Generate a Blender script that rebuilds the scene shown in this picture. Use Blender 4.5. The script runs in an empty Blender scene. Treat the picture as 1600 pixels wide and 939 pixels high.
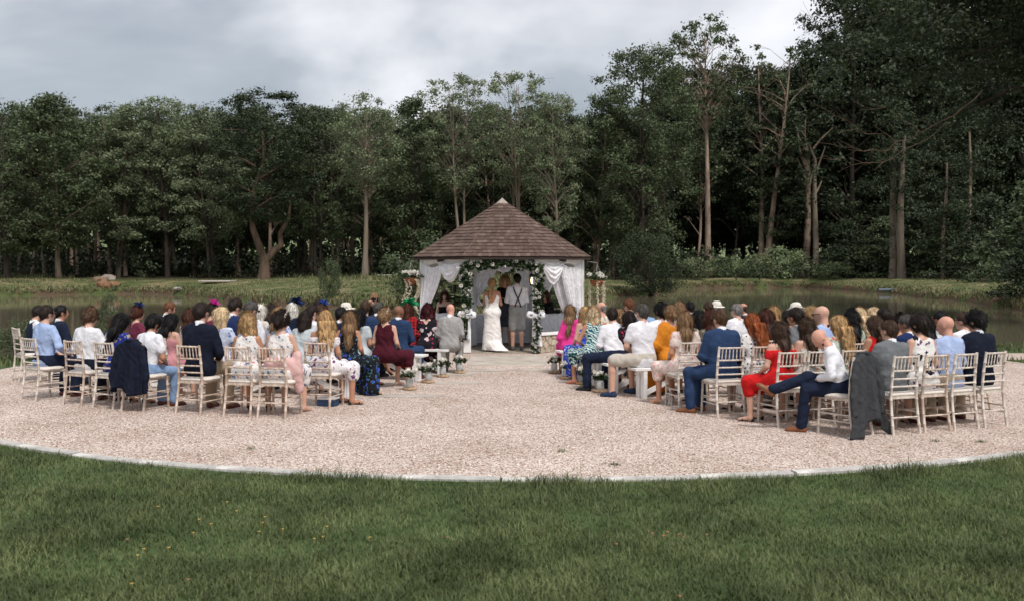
import bpy, bmesh, math, random
import numpy as np
from mathutils import Vector, Matrix, Euler
R = math.radians
SC = bpy.context.scene
COL = SC.collection

# ------------------------------------------------------------------ camera
CAMZ, F, CX, CY, HOR = 1.93, 1556.0, 800.0, 469.5, 420.0
cd = bpy.data.cameras.new('camera'); cam = bpy.data.objects.new('camera', cd); COL.objects.link(cam)
cd.lens = 36.0 * F / 1600; cd.sensor_width = 36; cd.clip_start = 0.1; cd.clip_end = 3000
cam.location = (0, 0, CAMZ); cam.rotation_euler = (R(90) - math.atan((CY - HOR) / F), 0, 0)
cd.dof.use_dof = True; cd.dof.focus_distance = 17; cd.dof.aperture_fstop = 2.8
SC.camera = cam
# ------------------------------------------------------------------ light, sky, exposure
SUN_EL, SUN_AZ = 56, 152          # azimuth clockwise from +Y
SC.view_settings.view_transform = 'Standard'; SC.view_settings.look = 'None'
SC.view_settings.exposure = 1.05; SC.view_settings.gamma = 1.0
sl = bpy.data.lights.new('sun', 'SUN'); sl.energy = 1.5; sl.angle = R(12); sl.color = (1, .95, .9)
so = bpy.data.objects.new('sun', sl); COL.objects.link(so)
so.rotation_euler = (R(90 - SUN_EL), 0, R(180 - SUN_AZ)); so.location = (10, -10, 60)
w = bpy.data.worlds.new('World'); SC.world = w; w.use_nodes = True
nt = w.node_tree; nt.nodes.clear()
def N(nt, t, **kw):
    n = nt.nodes.new(t)
    for k, v in kw.items():
        if k.startswith('i_'):
            key = k[2:]; key = int(key) if key.isdigit() else key.replace('_', ' ')
            n.inputs[key].default_value = v
        else: setattr(n, k, v)
    return n
def ramp(nt, src, stops, interp='LINEAR'):
    n = nt.nodes.new('ShaderNodeValToRGB'); cr = n.color_ramp; cr.interpolation = interp
    while len(cr.elements) < len(stops): cr.elements.new(.5)
    for e, (p, c) in zip(cr.elements, stops):
        e.position = p; e.color = (*c, 1) if len(c) == 3 else c
    nt.links.new(src, n.inputs[0]); return n.outputs[0]
def mixc(nt, fac, a, b, blend='MIX'):
    n = nt.nodes.new('ShaderNodeMix'); n.data_type = 'RGBA'; n.blend_type = blend
    for s, v in ((n.inputs[0], fac), (n.inputs[6], a), (n.inputs[7], b)):
        if hasattr(v, 'is_linked'): nt.links.new(v, s)
        elif isinstance(v, (int, float)): s.default_value = v
        else: s.default_value = (*v, 1) if len(v) == 3 else v
    return n.outputs[2]
sky = N(nt, 'ShaderNodeTexSky', sky_type='NISHITA', sun_disc=False)
sky.sun_elevation = R(SUN_EL); sky.sun_rotation = R(SUN_AZ)
tc = N(nt, 'ShaderNodeTexCoord'); sx = N(nt, 'ShaderNodeSeparateXYZ'); nt.links.new(tc.outputs['Generated'], sx.inputs[0])
def mth(nt, op, a, b=None, c=None):
    n = nt.nodes.new('ShaderNodeMath'); n.operation = op
    for i, v in enumerate((a, b, c)):
        if v is None: continue
        if hasattr(v, 'is_linked'): nt.links.new(v, n.inputs[i])
        else: n.inputs[i].default_value = v
    return n.outputs[0]
zz = mth(nt, 'ADD', mth(nt, 'ABSOLUTE', sx.outputs[2]), .45)
cx_ = N(nt, 'ShaderNodeCombineXYZ'); nt.links.new(mth(nt, 'DIVIDE', sx.outputs[0], zz), cx_.inputs[0]); nt.links.new(mth(nt, 'DIVIDE', sx.outputs[1], zz), cx_.inputs[1])
n1 = N(nt, 'ShaderNodeTexNoise', i_Scale=1.7, i_Detail=5.0, i_Roughness=.48, i_Distortion=.25)
mp = N(nt, 'ShaderNodeMapping'); mp.inputs['Location'].default_value = (5.1, 12.3, 0); mp.inputs['Scale'].default_value = (1, 1.25, 1)
nt.links.new(cx_.outputs[0], mp.inputs[0]); nt.links.new(mp.outputs[0], n1.inputs['Vector'])
CK = 4.9
cl = ramp(nt, n1.outputs[0], [(.30, (.27*CK, .30*CK, .34*CK)), (.44, (.48*CK, .51*CK, .55*CK)), (.54, (.82*CK, .82*CK, .85*CK)), (.66, (1.12*CK, 1.11*CK, 1.13*CK))])
skm = mixc(nt, .9, sky.outputs[0], cl)
bg = N(nt, 'ShaderNodeBackground'); bg.inputs[1].default_value = .1
nt.links.new(skm, bg.inputs[0]); wo = N(nt, 'ShaderNodeOutputWorld'); nt.links.new(bg.outputs[0], wo.inputs[0])
SC.cycles.max_bounces = 6; SC.cycles.transparent_max_bounces = 8; SC.cycles.diffuse_bounces = 3
# ------------------------------------------------------------------ helpers
rng = np.random.default_rng(7); random.seed(7)
def ray(px, py, Y):
    """world point seen at photo pixel (px, py) at depth Y"""
    a = math.atan((CY - HOR) / F); u, v = (px - CX) / F, -(py - CY) / F
    dy = math.cos(a) + v * math.sin(a); dz = v * math.cos(a) - math.sin(a)
    return Vector((u / dy * Y, Y, CAMZ + dz / dy * Y))
def gnd(px, py, z=0.0):
    d = ray(px, py, 1.0); t = (z - CAMZ) / (d.z - CAMZ); return Vector((d.x * t, t, z))
def tag(o, label=None, cat=None, group=None, kind=None):
    if label: o['label'] = label
    if cat: o['category'] = cat
    if group: o['group'] = group
    if kind: o['kind'] = kind
    return o
def link(name, me, mat=None, parent=None, loc=None, rotz=None, mtx=None):
    o = bpy.data.objects.new(name, me); COL.objects.link(o)
    if parent: o.parent = parent
    if loc is not None: o.location = loc
    if rotz is not None: o.rotation_euler = (0, 0, rotz)
    if mtx is not None: o.matrix_basis = mtx
    if mat and me is not None:
        if len(me.materials) == 0: me.materials.append(mat)
        if me.materials[0] is not mat:
            o.material_slots[0].link = 'OBJECT'; o.material_slots[0].material = mat
    return o
def empty(name, loc=(0, 0, 0), rz=0):
    o = bpy.data.objects.new(name, None); COL.objects.link(o); o.location = loc; o.rotation_euler = (0, 0, rz); o.empty_display_size = .2
    return o
def copy_tree(o, parent=None):
    c = o.copy(); COL.objects.link(c); c.parent = parent
    for ch in list(o.children): copy_tree(ch, c)
    return c
def npmesh(name, V, Fa, smooth=False, mat=None):
    me = bpy.data.meshes.new(name); V = np.asarray(V, np.float32); Fa = np.asarray(Fa, np.int32)
    k = Fa.shape[1]; n = len(Fa)
    me.vertices.add(len(V)); me.vertices.foreach_set('co', V.ravel())
    me.loops.add(n * k); me.loops.foreach_set('vertex_index', Fa.ravel())
    me.polygons.add(n); me.polygons.foreach_set('loop_start', np.arange(0, n * k, k, dtype=np.int32))
    me.polygons.foreach_set('use_smooth', np.full(n, smooth))
    me.update(calc_edges=True)
    if mat: me.materials.append(mat)
    return me
class MB:
    def __init__(s): s.V = []; s.F = []
    def add(s, V, Fs):
        b = len(s.V); s.V += [tuple(v) for v in V]; s.F += [tuple(i + b for i in f) for f in Fs]; return s
    def box(s, c, d, m=None, ch=.0):
        x, y, z = d[0] / 2, d[1] / 2, d[2] / 2
        if ch > 0:
            P = []
            for sx in (-1, 1):
                for sy in (-1, 1):
                    for sz in (-1, 1):
                        P += [(sx*x, sy*(y-ch), sz*(z-ch)), (sx*(x-ch), sy*y, sz*(z-ch)), (sx*(x-ch), sy*(y-ch), sz*z)]
            bm = bmesh.new(); [bm.verts.new(p) for p in P]; bmesh.ops.convex_hull(bm, input=bm.verts)
            bm.verts.index_update(); V = [v.co.copy() for v in bm.verts]; Fs = [[v.index for v in f.verts] for f in bm.faces]; bm.free()
        else:
            V = [Vector((a*x, b*y, c_*z)) for a in (-1, 1) for b in (-1, 1) for c_ in (-1, 1)]
            Fs = [(0, 1, 3, 2), (4, 6, 7, 5), (0, 4, 5, 1), (2, 3, 7, 6), (0, 2, 6, 4), (1, 5, 7, 3)]
        mm = m or Matrix(); c = Vector(c)
        return s.add([mm @ Vector(v) + c for v in V], Fs)
    def beam(s, a, b, w_, h, ch=.004, up=(0, 0, 1)):
        a, b = Vector(a), Vector(b); d = b - a; L = d.length; y = d.normalized(); x = y.cross(Vector(up))
        if x.length < 1e-4: x = Vector((1, 0, 0))
        x.normalize(); z = x.cross(y); m = Matrix((x, y, z)).transposed()
        return s.box((a + b) / 2, (w_, L, h), m, ch)
    def tube(s, pts, rad, n=8, cap=True):
        P = [Vector(p) for p in pts]; m = len(P); rad = rad if hasattr(rad, '__len__') else [rad] * m
        V = []; t0 = None; u = None
        for i in range(m):
            t = (P[min(i + 1, m - 1)] - P[max(i - 1, 0)]); t = t.normalized() if t.length > 1e-9 else Vector((0, 0, 1))
            if u is None: u = t.orthogonal().normalized()
            else: u = (u - t * u.dot(t)); u = u.normalized() if u.length > 1e-6 else t.orthogonal().normalized()
            v = t.cross(u)
            for k in range(n):
                a = 2 * math.pi * k / n; V.append(P[i] + (u * math.cos(a) + v * math.sin(a)) * rad[i])
        Fs = [(i*n+k, i*n+(k+1) % n, (i+1)*n+(k+1) % n, (i+1)*n+k) for i in range(m-1) for k in range(n)]
        if cap: Fs += [tuple(range(n))[::-1], tuple(range((m-1)*n, m*n))]
        return s.add(V, Fs)
    def lathe(s, prof, n=16, c=(0, 0, 0)):
        c = Vector(c); V = [c + Vector((r*math.cos(2*math.pi*k/n), r*math.sin(2*math.pi*k/n), z)) for r, z in prof for k in range(n)]
        m = len(prof); Fs = [(i*n+k, i*n+(k+1) % n, (i+1)*n+(k+1) % n, (i+1)*n+k) for i in range(m-1) for k in range(n)]
        Fs += [tuple(range(n))[::-1], tuple(range((m-1)*n, m*n))]
        return s.add(V, Fs)
    def mesh(s, name, mat=None, smooth=False):
        me = bpy.data.meshes.new(name); me.from_pydata(s.V, [], s.F); me.update()
        if smooth:
            me.polygons.foreach_set('use_smooth', np.full(len(me.polygons), True))
            try: me.set_sharp_from_angle(angle=R(50))
            except Exception: pass
        if mat: me.materials.append(mat)
        return me
    def build(s, name, mat, parent=None, smooth=False, **kw): return link(name, s.mesh(name, mat, smooth), mat, parent, **kw)
# ------------------------------------------------------------------ materials
MATS = {}
def mat(name, col, rough=.6, var=0.0, vscale=6.0, island=0.0, bump=0.0, bscale=40.0, stretch=(1, 1, 1), col2=None, spec=.3, metal=0.0,
        transl=0.0, coords='Object', emit=None, sheen=0.0, alpha=None, trans=0.0, detail=4.0):
    if name in MATS: return MATS[name]
    m = bpy.data.materials.new(name); m.use_nodes = True; t = m.node_tree; b = t.nodes['Principled BSDF']; L = t.links.new
    b.inputs['Roughness'].default_value = rough; b.inputs['Specular IOR Level'].default_value = spec; b.inputs['Metallic'].default_value = metal
    b.inputs['Base Color'].default_value = (*col, 1)
    c = None
    tcn = N(t, 'ShaderNodeTexCoord'); mpn = N(t, 'ShaderNodeMapping'); mpn.inputs['Scale'].default_value = stretch
    L(tcn.outputs[coords], mpn.inputs[0])
    if var or col2:
        n = N(t, 'ShaderNodeTexNoise', i_Scale=vscale, i_Detail=detail, i_Roughness=.6); L(mpn.outputs[0], n.inputs['Vector'])
        a = tuple(x * (1 - var) for x in col); d = col2 or tuple(min(1, x * (1 + var)) for x in col)
        c = ramp(t, n.outputs[0], [(.33, a), (.67, d)])
    if island:
        g = N(t, 'ShaderNodeNewGeometry'); k = mth(t, 'MULTIPLY_ADD', g.outputs['Random Per Island'], island * 2, 1 - island)
        c = mixc(t, 1.0, c if c is not None else col, N_rgb(t, k), 'MULTIPLY')
    if c is not None: L(c, b.inputs['Base Color'])
    if bump:
        n = N(t, 'ShaderNodeTexNoise', i_Scale=bscale, i_Detail=3.0); L(mpn.outputs[0], n.inputs['Vector'])
        bn = N(t, 'ShaderNodeBump', i_Strength=bump, i_Distance=.01); L(n.outputs[0], bn.inputs['Height']); L(bn.outputs[0], b.inputs['Normal'])
    if sheen: b.inputs['Sheen Weight'].default_value = sheen
    if trans: b.inputs['Transmission Weight'].default_value = trans
    if emit: b.inputs['Emission Color'].default_value = (*emit[0], 1); b.inputs['Emission Strength'].default_value = emit[1]
    if transl:
        tr = N(t, 'ShaderNodeBsdfTranslucent'); mx = N(t, 'ShaderNodeMixShader'); mx.inputs[0].default_value = transl
        if c is not None: L(c, tr.inputs[0])
        else: tr.inputs[0].default_value = (*col, 1)
        L(b.outputs[0], mx.inputs[1]); L(tr.outputs[0], mx.inputs[2]); L(mx.outputs[0], t.nodes['Material Output'].inputs[0])
    MATS[name] = m; return m
def N_rgb(t, v):
    n = N(t, 'ShaderNodeCombineColor'); [t.links.new(v, n.inputs[i]) for i in range(3)]; return n.outputs[0]
def cloth(name, base, kind='plain', c1=None, c2=None, scale=14.0, rough=.85, trans=0.0):
    key = 'cloth_' + name
    if key in MATS: return MATS[key]
    m = bpy.data.materials.new(key); m.use_nodes = True; t = m.node_tree; b = t.nodes['Principled BSDF']; L = t.links.new
    b.inputs['Roughness'].default_value = rough; b.inputs['Specular IOR Level'].default_value = .15
    tcn = N(t, 'ShaderNodeTexCoord'); P = tcn.outputs['Object']
    nz = N(t, 'ShaderNodeTexNoise', i_Scale=9.0, i_Detail=3.0); L(P, nz.inputs['Vector'])
    c = ramp(t, nz.outputs[0], [(.3, tuple(x * .88 for x in base)), (.7, tuple(min(1, x * 1.1) for x in base))])
    def warp(amount):
        w_ = N(t, 'ShaderNodeTexNoise', i_Scale=scale * 1.6, i_Detail=2.0); L(P, w_.inputs['Vector'])
        v = N(t, 'ShaderNodeVectorMath', operation='MULTIPLY_ADD'); v.inputs[1].default_value = (amount,) * 3; L(w_.outputs['Color'], v.inputs[0]); L(P, v.inputs[2]); return v.outputs[0]
    if kind == 'floral':
        W = warp(.11)
        for col, sc_, th in ((c2, scale * 1.9, .30), (c1, scale, .36)):
            v = N(t, 'ShaderNodeTexVoronoi', i_Scale=sc_); L(W, v.inputs['Vector'])
            k = mth(t, 'LESS_THAN', v.outputs['Distance'], th); k2 = mth(t, 'GREATER_THAN', v.outputs['Distance'], th * .22)
            g = N(t, 'ShaderNodeSeparateColor'); L(v.outputs['Color'], g.inputs[0]); k3 = mth(t, 'GREATER_THAN', g.outputs[0], .35)
            kk = mth(t, 'MULTIPLY', mth(t, 'MULTIPLY', k, k3), mth(t, 'MULTIPLY_ADD', k2, .6, .4)); c = mixc(t, kk, c, col)
    elif kind == 'dots':
        v = N(t, 'ShaderNodeTexVoronoi', i_Scale=scale, i_Randomness=.25); L(P, v.inputs['Vector'])
        c = mixc(t, mth(t, 'LESS_THAN', v.outputs['Distance'], .27), c, c1)
    elif kind == 'stripe':
        wv = N(t, 'ShaderNodeTexWave', i_Scale=scale, i_Distortion=.6); L(P, wv.inputs['Vector'])
        c = mixc(t, mth(t, 'GREATER_THAN', wv.outputs[0], .55), c, c1)
    elif kind == 'leaf':
        wv = N(t, 'ShaderNodeTexWave', i_Scale=scale, i_Distortion=9.0, i_Detail=1.0); wv.inputs['Detail Scale'].default_value = 1.4; wv.bands_direction = 'DIAGONAL'; L(P, wv.inputs['Vector'])
        c = mixc(t, mth(t, 'GREATER_THAN', wv.outputs[0], .5), c, c1); c = mixc(t, mth(t, 'GREATER_THAN', wv.outputs[0], .82), c, c2)
    elif kind == 'plaid':
        for ax, col in (('X', c1), ('Z', c1), ('Y', c2)):
            wv = N(t, 'ShaderNodeTexWave', i_Scale=scale, i_Distortion=1.5); wv.bands_direction = ax; L(P, wv.inputs['Vector'])
            c = mixc(t, mth(t, 'MULTIPLY', mth(t, 'GREATER_THAN', wv.outputs[0], .62), .75), c, col)
    L(c, b.inputs['Base Color'])
    n1 = N(t, 'ShaderNodeTexNoise', i_Scale=6.5, i_Detail=3.0, i_Distortion=1.8); L(P, n1.inputs['Vector']); n3 = N(t, 'ShaderNodeTexWave', i_Scale=3.2, i_Distortion=11.0, i_Detail=2.0); n3.bands_direction = 'DIAGONAL'; n3.inputs['Detail Scale'].default_value = 1.2; L(P, n3.inputs['Vector'])
    bn = N(t, 'ShaderNodeBump', i_Strength=.5, i_Distance=.024); L(mth(t, 'MULTIPLY_ADD', n3.outputs[0], .45, n1.outputs[0]), bn.inputs['Height']); L(bn.outputs[0], b.inputs['Normal'])
    if trans:
        tr = N(t, 'ShaderNodeBsdfTranslucent'); L(c, tr.inputs[0]); mx = N(t, 'ShaderNodeMixShader'); mx.inputs[0].default_value = trans
        L(b.outputs[0], mx.inputs[1]); L(tr.outputs[0], mx.inputs[2]); L(mx.outputs[0], t.nodes['Material Output'].inputs[0])
    MATS[key] = m; return m
# ------------------------------------------------------------------ smooth solid modelling (bodies and clothes): distance field -> one closed mesh
V3 = lambda *a: np.array(a, float)
def rotx(a): c, s = math.cos(a), math.sin(a); return np.array([[1, 0, 0], [0, c, -s], [0, s, c]])
def rotz(a): c, s = math.cos(a), math.sin(a); return np.array([[c, -s, 0], [s, c, 0], [0, 0, 1]])
def pr(tag_, a, b, ra, rb=None, k=.03, M=None, s=(1, 1, 1), op='+'):
    return dict(tag=tag_, a=np.array(a, float), b=np.array(b, float), ra=ra, rb=ra if rb is None else rb, k=k, M=np.eye(3) if M is None else M, s=np.array(s, float), op=op)
def sdf_mesh(name, prims, vox, fold=0.0, cuts=(), freq=30.0):
    lo = np.full(3, 9.); hi = -lo
    for p in prims:
        if p['op'] != '+': continue
        e = max(p['ra'], p['rb']) * max(1, p['s'].max())
        lo = np.minimum(lo, np.minimum(p['a'], p['b']) - e); hi = np.maximum(hi, np.maximum(p['a'], p['b']) + e)
    lo -= 2.5 * vox; hi += 2.5 * vox
    ax = [np.arange(lo[i], hi[i] + vox, vox) for i in range(3)]; n = [len(a) for a in ax]
    D = np.full(n, .5, np.float32)
    for p in prims:
        e = max(p['ra'], p['rb']) * max(1, p['s'].max()) + p['k'] + 2.5 * vox
        l = np.minimum(p['a'], p['b']) - e; h = np.maximum(p['a'], p['b']) + e
        i0 = [max(0, int((l[i] - lo[i]) / vox)) for i in range(3)]; i1 = [min(n[i], int((h[i] - lo[i]) / vox) + 2) for i in range(3)]
        if any(i1[i] <= i0[i] for i in range(3)): continue
        sl_ = tuple(slice(i0[i], i1[i]) for i in range(3))
        g = np.stack(np.meshgrid(*[ax[i][sl_[i]] for i in range(3)], indexing='ij'), -1) - p['a']
        g = (g @ p['M'].T) / p['s']; ba = (p['M'] @ (p['b'] - p['a'])) / p['s']; bb = ba @ ba
        t = np.clip((g @ ba) / bb, 0, 1) if bb > 1e-10 else np.zeros(g.shape[:3])
        d = (np.linalg.norm(g - t[..., None] * ba, axis=-1) - (p['ra'] + (p['rb'] - p['ra']) * t)) * p['s'].min()
        d0 = D[sl_]; k = p['k']
        if p['op'] == '+':
            hh = np.clip(.5 + .5 * (d0 - d) / k, 0, 1); D[sl_] = d0 * (1 - hh) + d * hh - k * hh * (1 - hh)
        else:
            k = min(k, .012); hh = np.clip(.5 - .5 * (d0 + d) / k, 0, 1); D[sl_] = d0 * (1 - hh) - d * hh + k * hh * (1 - hh)
    X, Y, Z = np.meshgrid(*ax, indexing='ij', sparse=True)
    if fold:
        D = D + fold * (np.sin(X * freq + 3 * np.sin(Z * 9)) * np.sin(Z * freq * .55 + 2.3 * np.sin(X * 11 + Y * 7)) + .6 * np.sin(Y * freq * .8 + Z * 17 + 2 * np.sin(X * 13)))
    for o, nn in cuts: D = np.maximum(D, (X - o[0]) * nn[0] + (Y - o[1]) * nn[1] + (Z - o[2]) * nn[2])
    S = D < 0; S[0] = S[-1] = False; S[:, 0] = S[:, -1] = False; S[:, :, 0] = S[:, :, -1] = False
    D = np.where(S, np.minimum(D, -1e-5), np.maximum(D, 1e-5))
    C = [k - 1 for k in n]; acc = np.zeros((*C, 3), np.float32); cnt = np.zeros(C, np.float32); quads = []
    ids = [np.arange(k, dtype=np.float32) for k in n]
    for a in range(3):
        s0 = [slice(None)] * 3; s1 = [slice(None)] * 3; s0[a] = slice(0, -1); s1[a] = slice(1, None)
        A, B = D[tuple(s0)], D[tuple(s1)]; m = S[tuple(s0)] != S[tuple(s1)]
        t = np.where(m, A / np.where(m, A - B, 1), 0)
        I = np.nonzero(m); tt = t[I]; P = np.stack(I, -1).astype(np.float32); P[:, a] += tt
        b, c = (a + 1) % 3, (a + 2) % 3
        for db in (0, -1):
            for dc in (0, -1):
                J = [I[0], I[1], I[2]]; J[b] = J[b] + db; J[c] = J[c] + dc
                np.add.at(acc, tuple(J), P); np.add.at(cnt, tuple(J), 1)
        q = []
        for db, dc in ((-1, -1), (0, -1), (0, 0), (-1, 0)):
            J = [I[0], I[1], I[2]]; J[b] = J[b] + db; J[c] = J[c] + dc; q.append(np.ravel_multi_index(tuple(J), C))
        q = np.stack(q, -1); fl = ~S[tuple(s0)][I]; q[fl] = q[fl][:, ::-1]; quads.append(q)
    used = cnt.ravel() > 0; idx = np.cumsum(used) - 1
    Vv = acc.reshape(-1, 3)[used] / cnt.ravel()[used][:, None] * vox + lo
    return npmesh(name, Vv, idx[np.concatenate(quads)], True)
# ------------------------------------------------------------------ the figure
DIM = dict(m=dict(shx=.178, ch=(.085, .116), wa=(.065, .104), hp=(.062, .116), up=(.105, .068), nk=.056, arm=(.052, .042, .03), leg=(.09, .062, .054, .04), tr=1.0),
           f=dict(shx=.150, ch=(.066, .102), wa=(.052, .088), hp=(.07, .112), up=(.088, .054), nk=.045, arm=(.043, .036, .025), leg=(.09, .057, .05, .035), tr=.945))
DIM['c'] = dict(DIM['f'], shx=.135, ch=(.055, .088), wa=(.05, .08), hp=(.06, .1), arm=(.036, .03, .022), leg=(.066, .047, .042, .032), tr=.86)
def joints(sex='m', lean=4, arms='lap', legs='sit', lrot=0, hyaw=0, hpitch=6, hip=None, bend=0):
    d = DIM[sex]; T = d['tr']; J = dict(sex=sex, d=d)
    hz = hip if hip else (.575 if legs != 'stand' else .93 * (1 if sex == 'm' else .965))
    H = V3(0, 0, hz); l = R(lean); up = V3(0, math.sin(l), math.cos(l)); fw = V3(0, math.cos(l), -math.sin(l))
    P = lambda x, f, u: H + V3(x, 0, 0) + fw * f + up * u * T
    J['P'] = P; J['H'] = H; J['Mt'] = rotx(l).T if False else np.array([[1, 0, 0], fw, up])
    hc = P(0, .035, .69) if hpitch < 30 else P(0, .065, .675); J['hc'] = hc; J['Mh'] = rotz(R(hyaw)) @ rotx(-R(hpitch + lean * .5)); J['neck'] = P(0, -.012, .52)
    for s, n in ((-1, 'l'), (1, 'r')):
        S = P(s * d['shx'], -.005, .478); J['S' + n] = S
        if arms == 'lap': E, W = P(s * (d['shx'] + .075), .055, .20), H + V3(s * .08, .29, .115)
        elif arms == 'wide': E, W = P(s * (d['shx'] + .12), .04, .22), H + V3(s * .15, .30, .10)
        elif arms == 'front': E, W = P(s * (d['shx'] + .05), .06, .20), P(s * .07, .26, .19)
        elif arms == 'down': E, W = P(s * (d['shx'] + .055), -.02, .19), P(s * (d['shx'] + .06), .06, -.04)
        elif arms == 'cam': E, W = P(s * (d['shx'] + .06), .20, .34), P(s * .07, .25, .62)
        elif arms == 'book': E, W = P(s * (d['shx'] + .04), .04, .2), P(s * .06, .24, .27)
        elif arms == 'side': E, W = P(s * (d['shx'] + .06), .0, .21), H + V3(s * .17, .22, .10)
        J['E' + n], J['W' + n] = E, W
        hd = W - E; hd = hd / np.linalg.norm(hd); hd = hd * .7 + V3(-s * .35, .25, -.3) * (0 if arms in ('down', 'cam') else 1); J['hd' + n] = hd / np.linalg.norm(hd)
        hj = H + V3(s * .088, 0, -.01)
        if legs == 'stand': K, A, td = V3(s * .095, .03, hz * .53), V3(s * .105, -.01, .085), V3(s * .22, 1, 0)
        elif legs == 'sit': K, A, td = hj + V3(s * .045, .43 * T, -.02), V3(s * .14, .43 * T - .03 + bend, .085), V3(s * .15, 1, 0)
        elif legs == 'apart': K, A, td = hj + V3(s * .16, .40, -.01), V3(s * .27, .38 + bend, .085), V3(s * .3, 1, 0)
        elif legs == 'cross':
            if s > 0: K, A, td = hj + V3(-.10, .43, .13), V3(-.11, .86, .53), V3(0, .8, .6)
            else: K, A, td = hj + V3(-.02, .44, -.02), V3(-.10, .50, .085), V3(0, 1, 0)
        elif legs == 'cross2':
            if s > 0: K, A, td = hj + V3(-.05, .42, .10), V3(-.08, .70, .30), V3(0, .85, -.5)
            else: K, A, td = hj + V3(.02, .42, -.02), V3(-.02, .40, .085), V3(0, 1, 0)
        if lrot:
            Q = rotz(R(lrot)); K, A, td = H * V3(1, 1, 0) + V3(0, 0, K[2]) + Q @ (K * V3(1, 1, 0)), V3(0, 0, A[2]) + Q @ (A * V3(1, 1, 0)), Q @ td
        J['L' + n], J['K' + n], J['A' + n], J['t' + n] = hj, K, A, td / np.linalg.norm(td)
    return J
def body_prims(J, vox):
    d = J['d']; P = J['P']; M = J['Mt']; f = J['sex'] != 'm'; o = []
    fl = (1, .78, 1)
    o += [pr('pelvis', P(-d['hp'][0], -.01, .0), P(d['hp'][0], -.01, .0), d['hp'][1], k=.05, M=M, s=(1, .92, 1)),
          pr('waist', P(-d['wa'][0], 0, .17), P(d['wa'][0], 0, .17), d['wa'][1], k=.07, M=M, s=(1, .84, 1)),
          pr('chest', P(-d['ch'][0], 0, .35), P(d['ch'][0], 0, .35), d['ch'][1], k=.08, M=M, s=(1, .86, 1.05)),
          pr('upper', P(-d['up'][0], -.012, .465), P(d['up'][0], -.012, .465), d['up'][1], k=.06, M=M, s=(1, .9, 1))]
    if f and J['sex'] == 'f': o += [pr('bust', P(s * .062, .075, .34), P(s * .065, .08, .34), .06, k=.04) for s in (-1, 1)]
    o += [pr('trap', P(-.075, -.02, .50), P(.075, -.02, .50), .03, k=.05)]
    hc, Mh = J['hc'], J['Mh']; h = lambda x, y, z: hc + Mh @ V3(x, y, z)
    o += [pr('neck', J['neck'], h(0, -.025, -.055), d['nk'] * 1.1, d['nk'] * 1.04, k=.045)]
    c = .93 if f else 1.0
    o += [pr('skull', h(0, -.016, .03), h(0, -.016, .03), .092 * c, k=.02, M=Mh.T, s=(.84, 1.06, 1)),
          pr('jaw', h(0, .028, -.01), h(0, .058, -.082), .064 * c, .03 * c, k=.05, M=Mh.T, s=(.92, 1, 1)),
          pr('nose', h(0, .086, .008), h(0, .108, -.026), .008, .013, k=.012),
          pr('lip', h(-.014, .086, -.052), h(.014, .086, -.052), .009, k=.008)]
    for s in (-1, 1):
        o += [pr('ear', h(s * .077 * c, -.012, .012), h(s * .081 * c, -.016, -.018), .02, .014, k=.008, M=Mh.T, s=(.55, 1, 1.25)),
              pr('eye', h(s * .033, .092, .018), h(s * .033, .092, .018), .015, k=.01, op='-')]
    a = d['arm']; g = d['leg']
    for n, s in (('l', -1), ('r', 1)):
        S, E, W, hd = J['S' + n], J['E' + n], J['W' + n], J['hd' + n]
        o += [pr('uarm', S, E, a[0], a[1], k=.035), pr('farm', E, E * .72 + W * .28, a[1], a[1] * 1.02, k=.02), pr('farm', E * .72 + W * .28, W, a[1] * 1.02, a[2], k=.02)]
        side = np.cross(hd, V3(0, 0, 1)); side /= np.linalg.norm(side); nn = np.cross(side, hd)
        pm = W + hd * .055; o += [pr('hand', W + hd * .02, pm + hd * .025, .030, .034, k=.02, M=np.array([side, hd, nn]), s=(1.05, 1, .55))]
        fr = max(.0085, vox * .6)
        for i, (q, ln) in enumerate(((-.027, .062), (-.009, .072), (.009, .068), (.027, .052))):
            b0 = pm + hd * .035 + side * q * s; b1 = b0 + hd * ln * .55 - nn * ln * .12; b2 = b1 + hd * ln * .35 - nn * ln * .4
            o += [pr('finger', b0, b1, fr, fr * .95, k=.006), pr('finger', b1, b2, fr * .95, fr * .8, k=.004)]
        tb = W + hd * .03 - side * s * .028; o += [pr('finger', tb, tb + hd * .04 - side * s * .022 - nn * .012, fr * 1.2, fr, k=.01)]
        Lh, K, A, td = J['L' + n], J['K' + n], J['A' + n], J['t' + n]; v = K * .66 + A * .34
        back = K - Lh; back = back / (np.linalg.norm(back) + 1e-9)
        o += [pr('thigh', Lh, K, g[0], g[1], k=.04), pr('shin', K, v - back * .008, g[1] * .95, g[2], k=.03), pr('shin', v - back * .008, A, g[2], g[3], k=.03),
              pr('foot', A + V3(0, 0, -.03), A + td * .15 + V3(0, 0, -.055), .036, .024, k=.03)]
    return o
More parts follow.
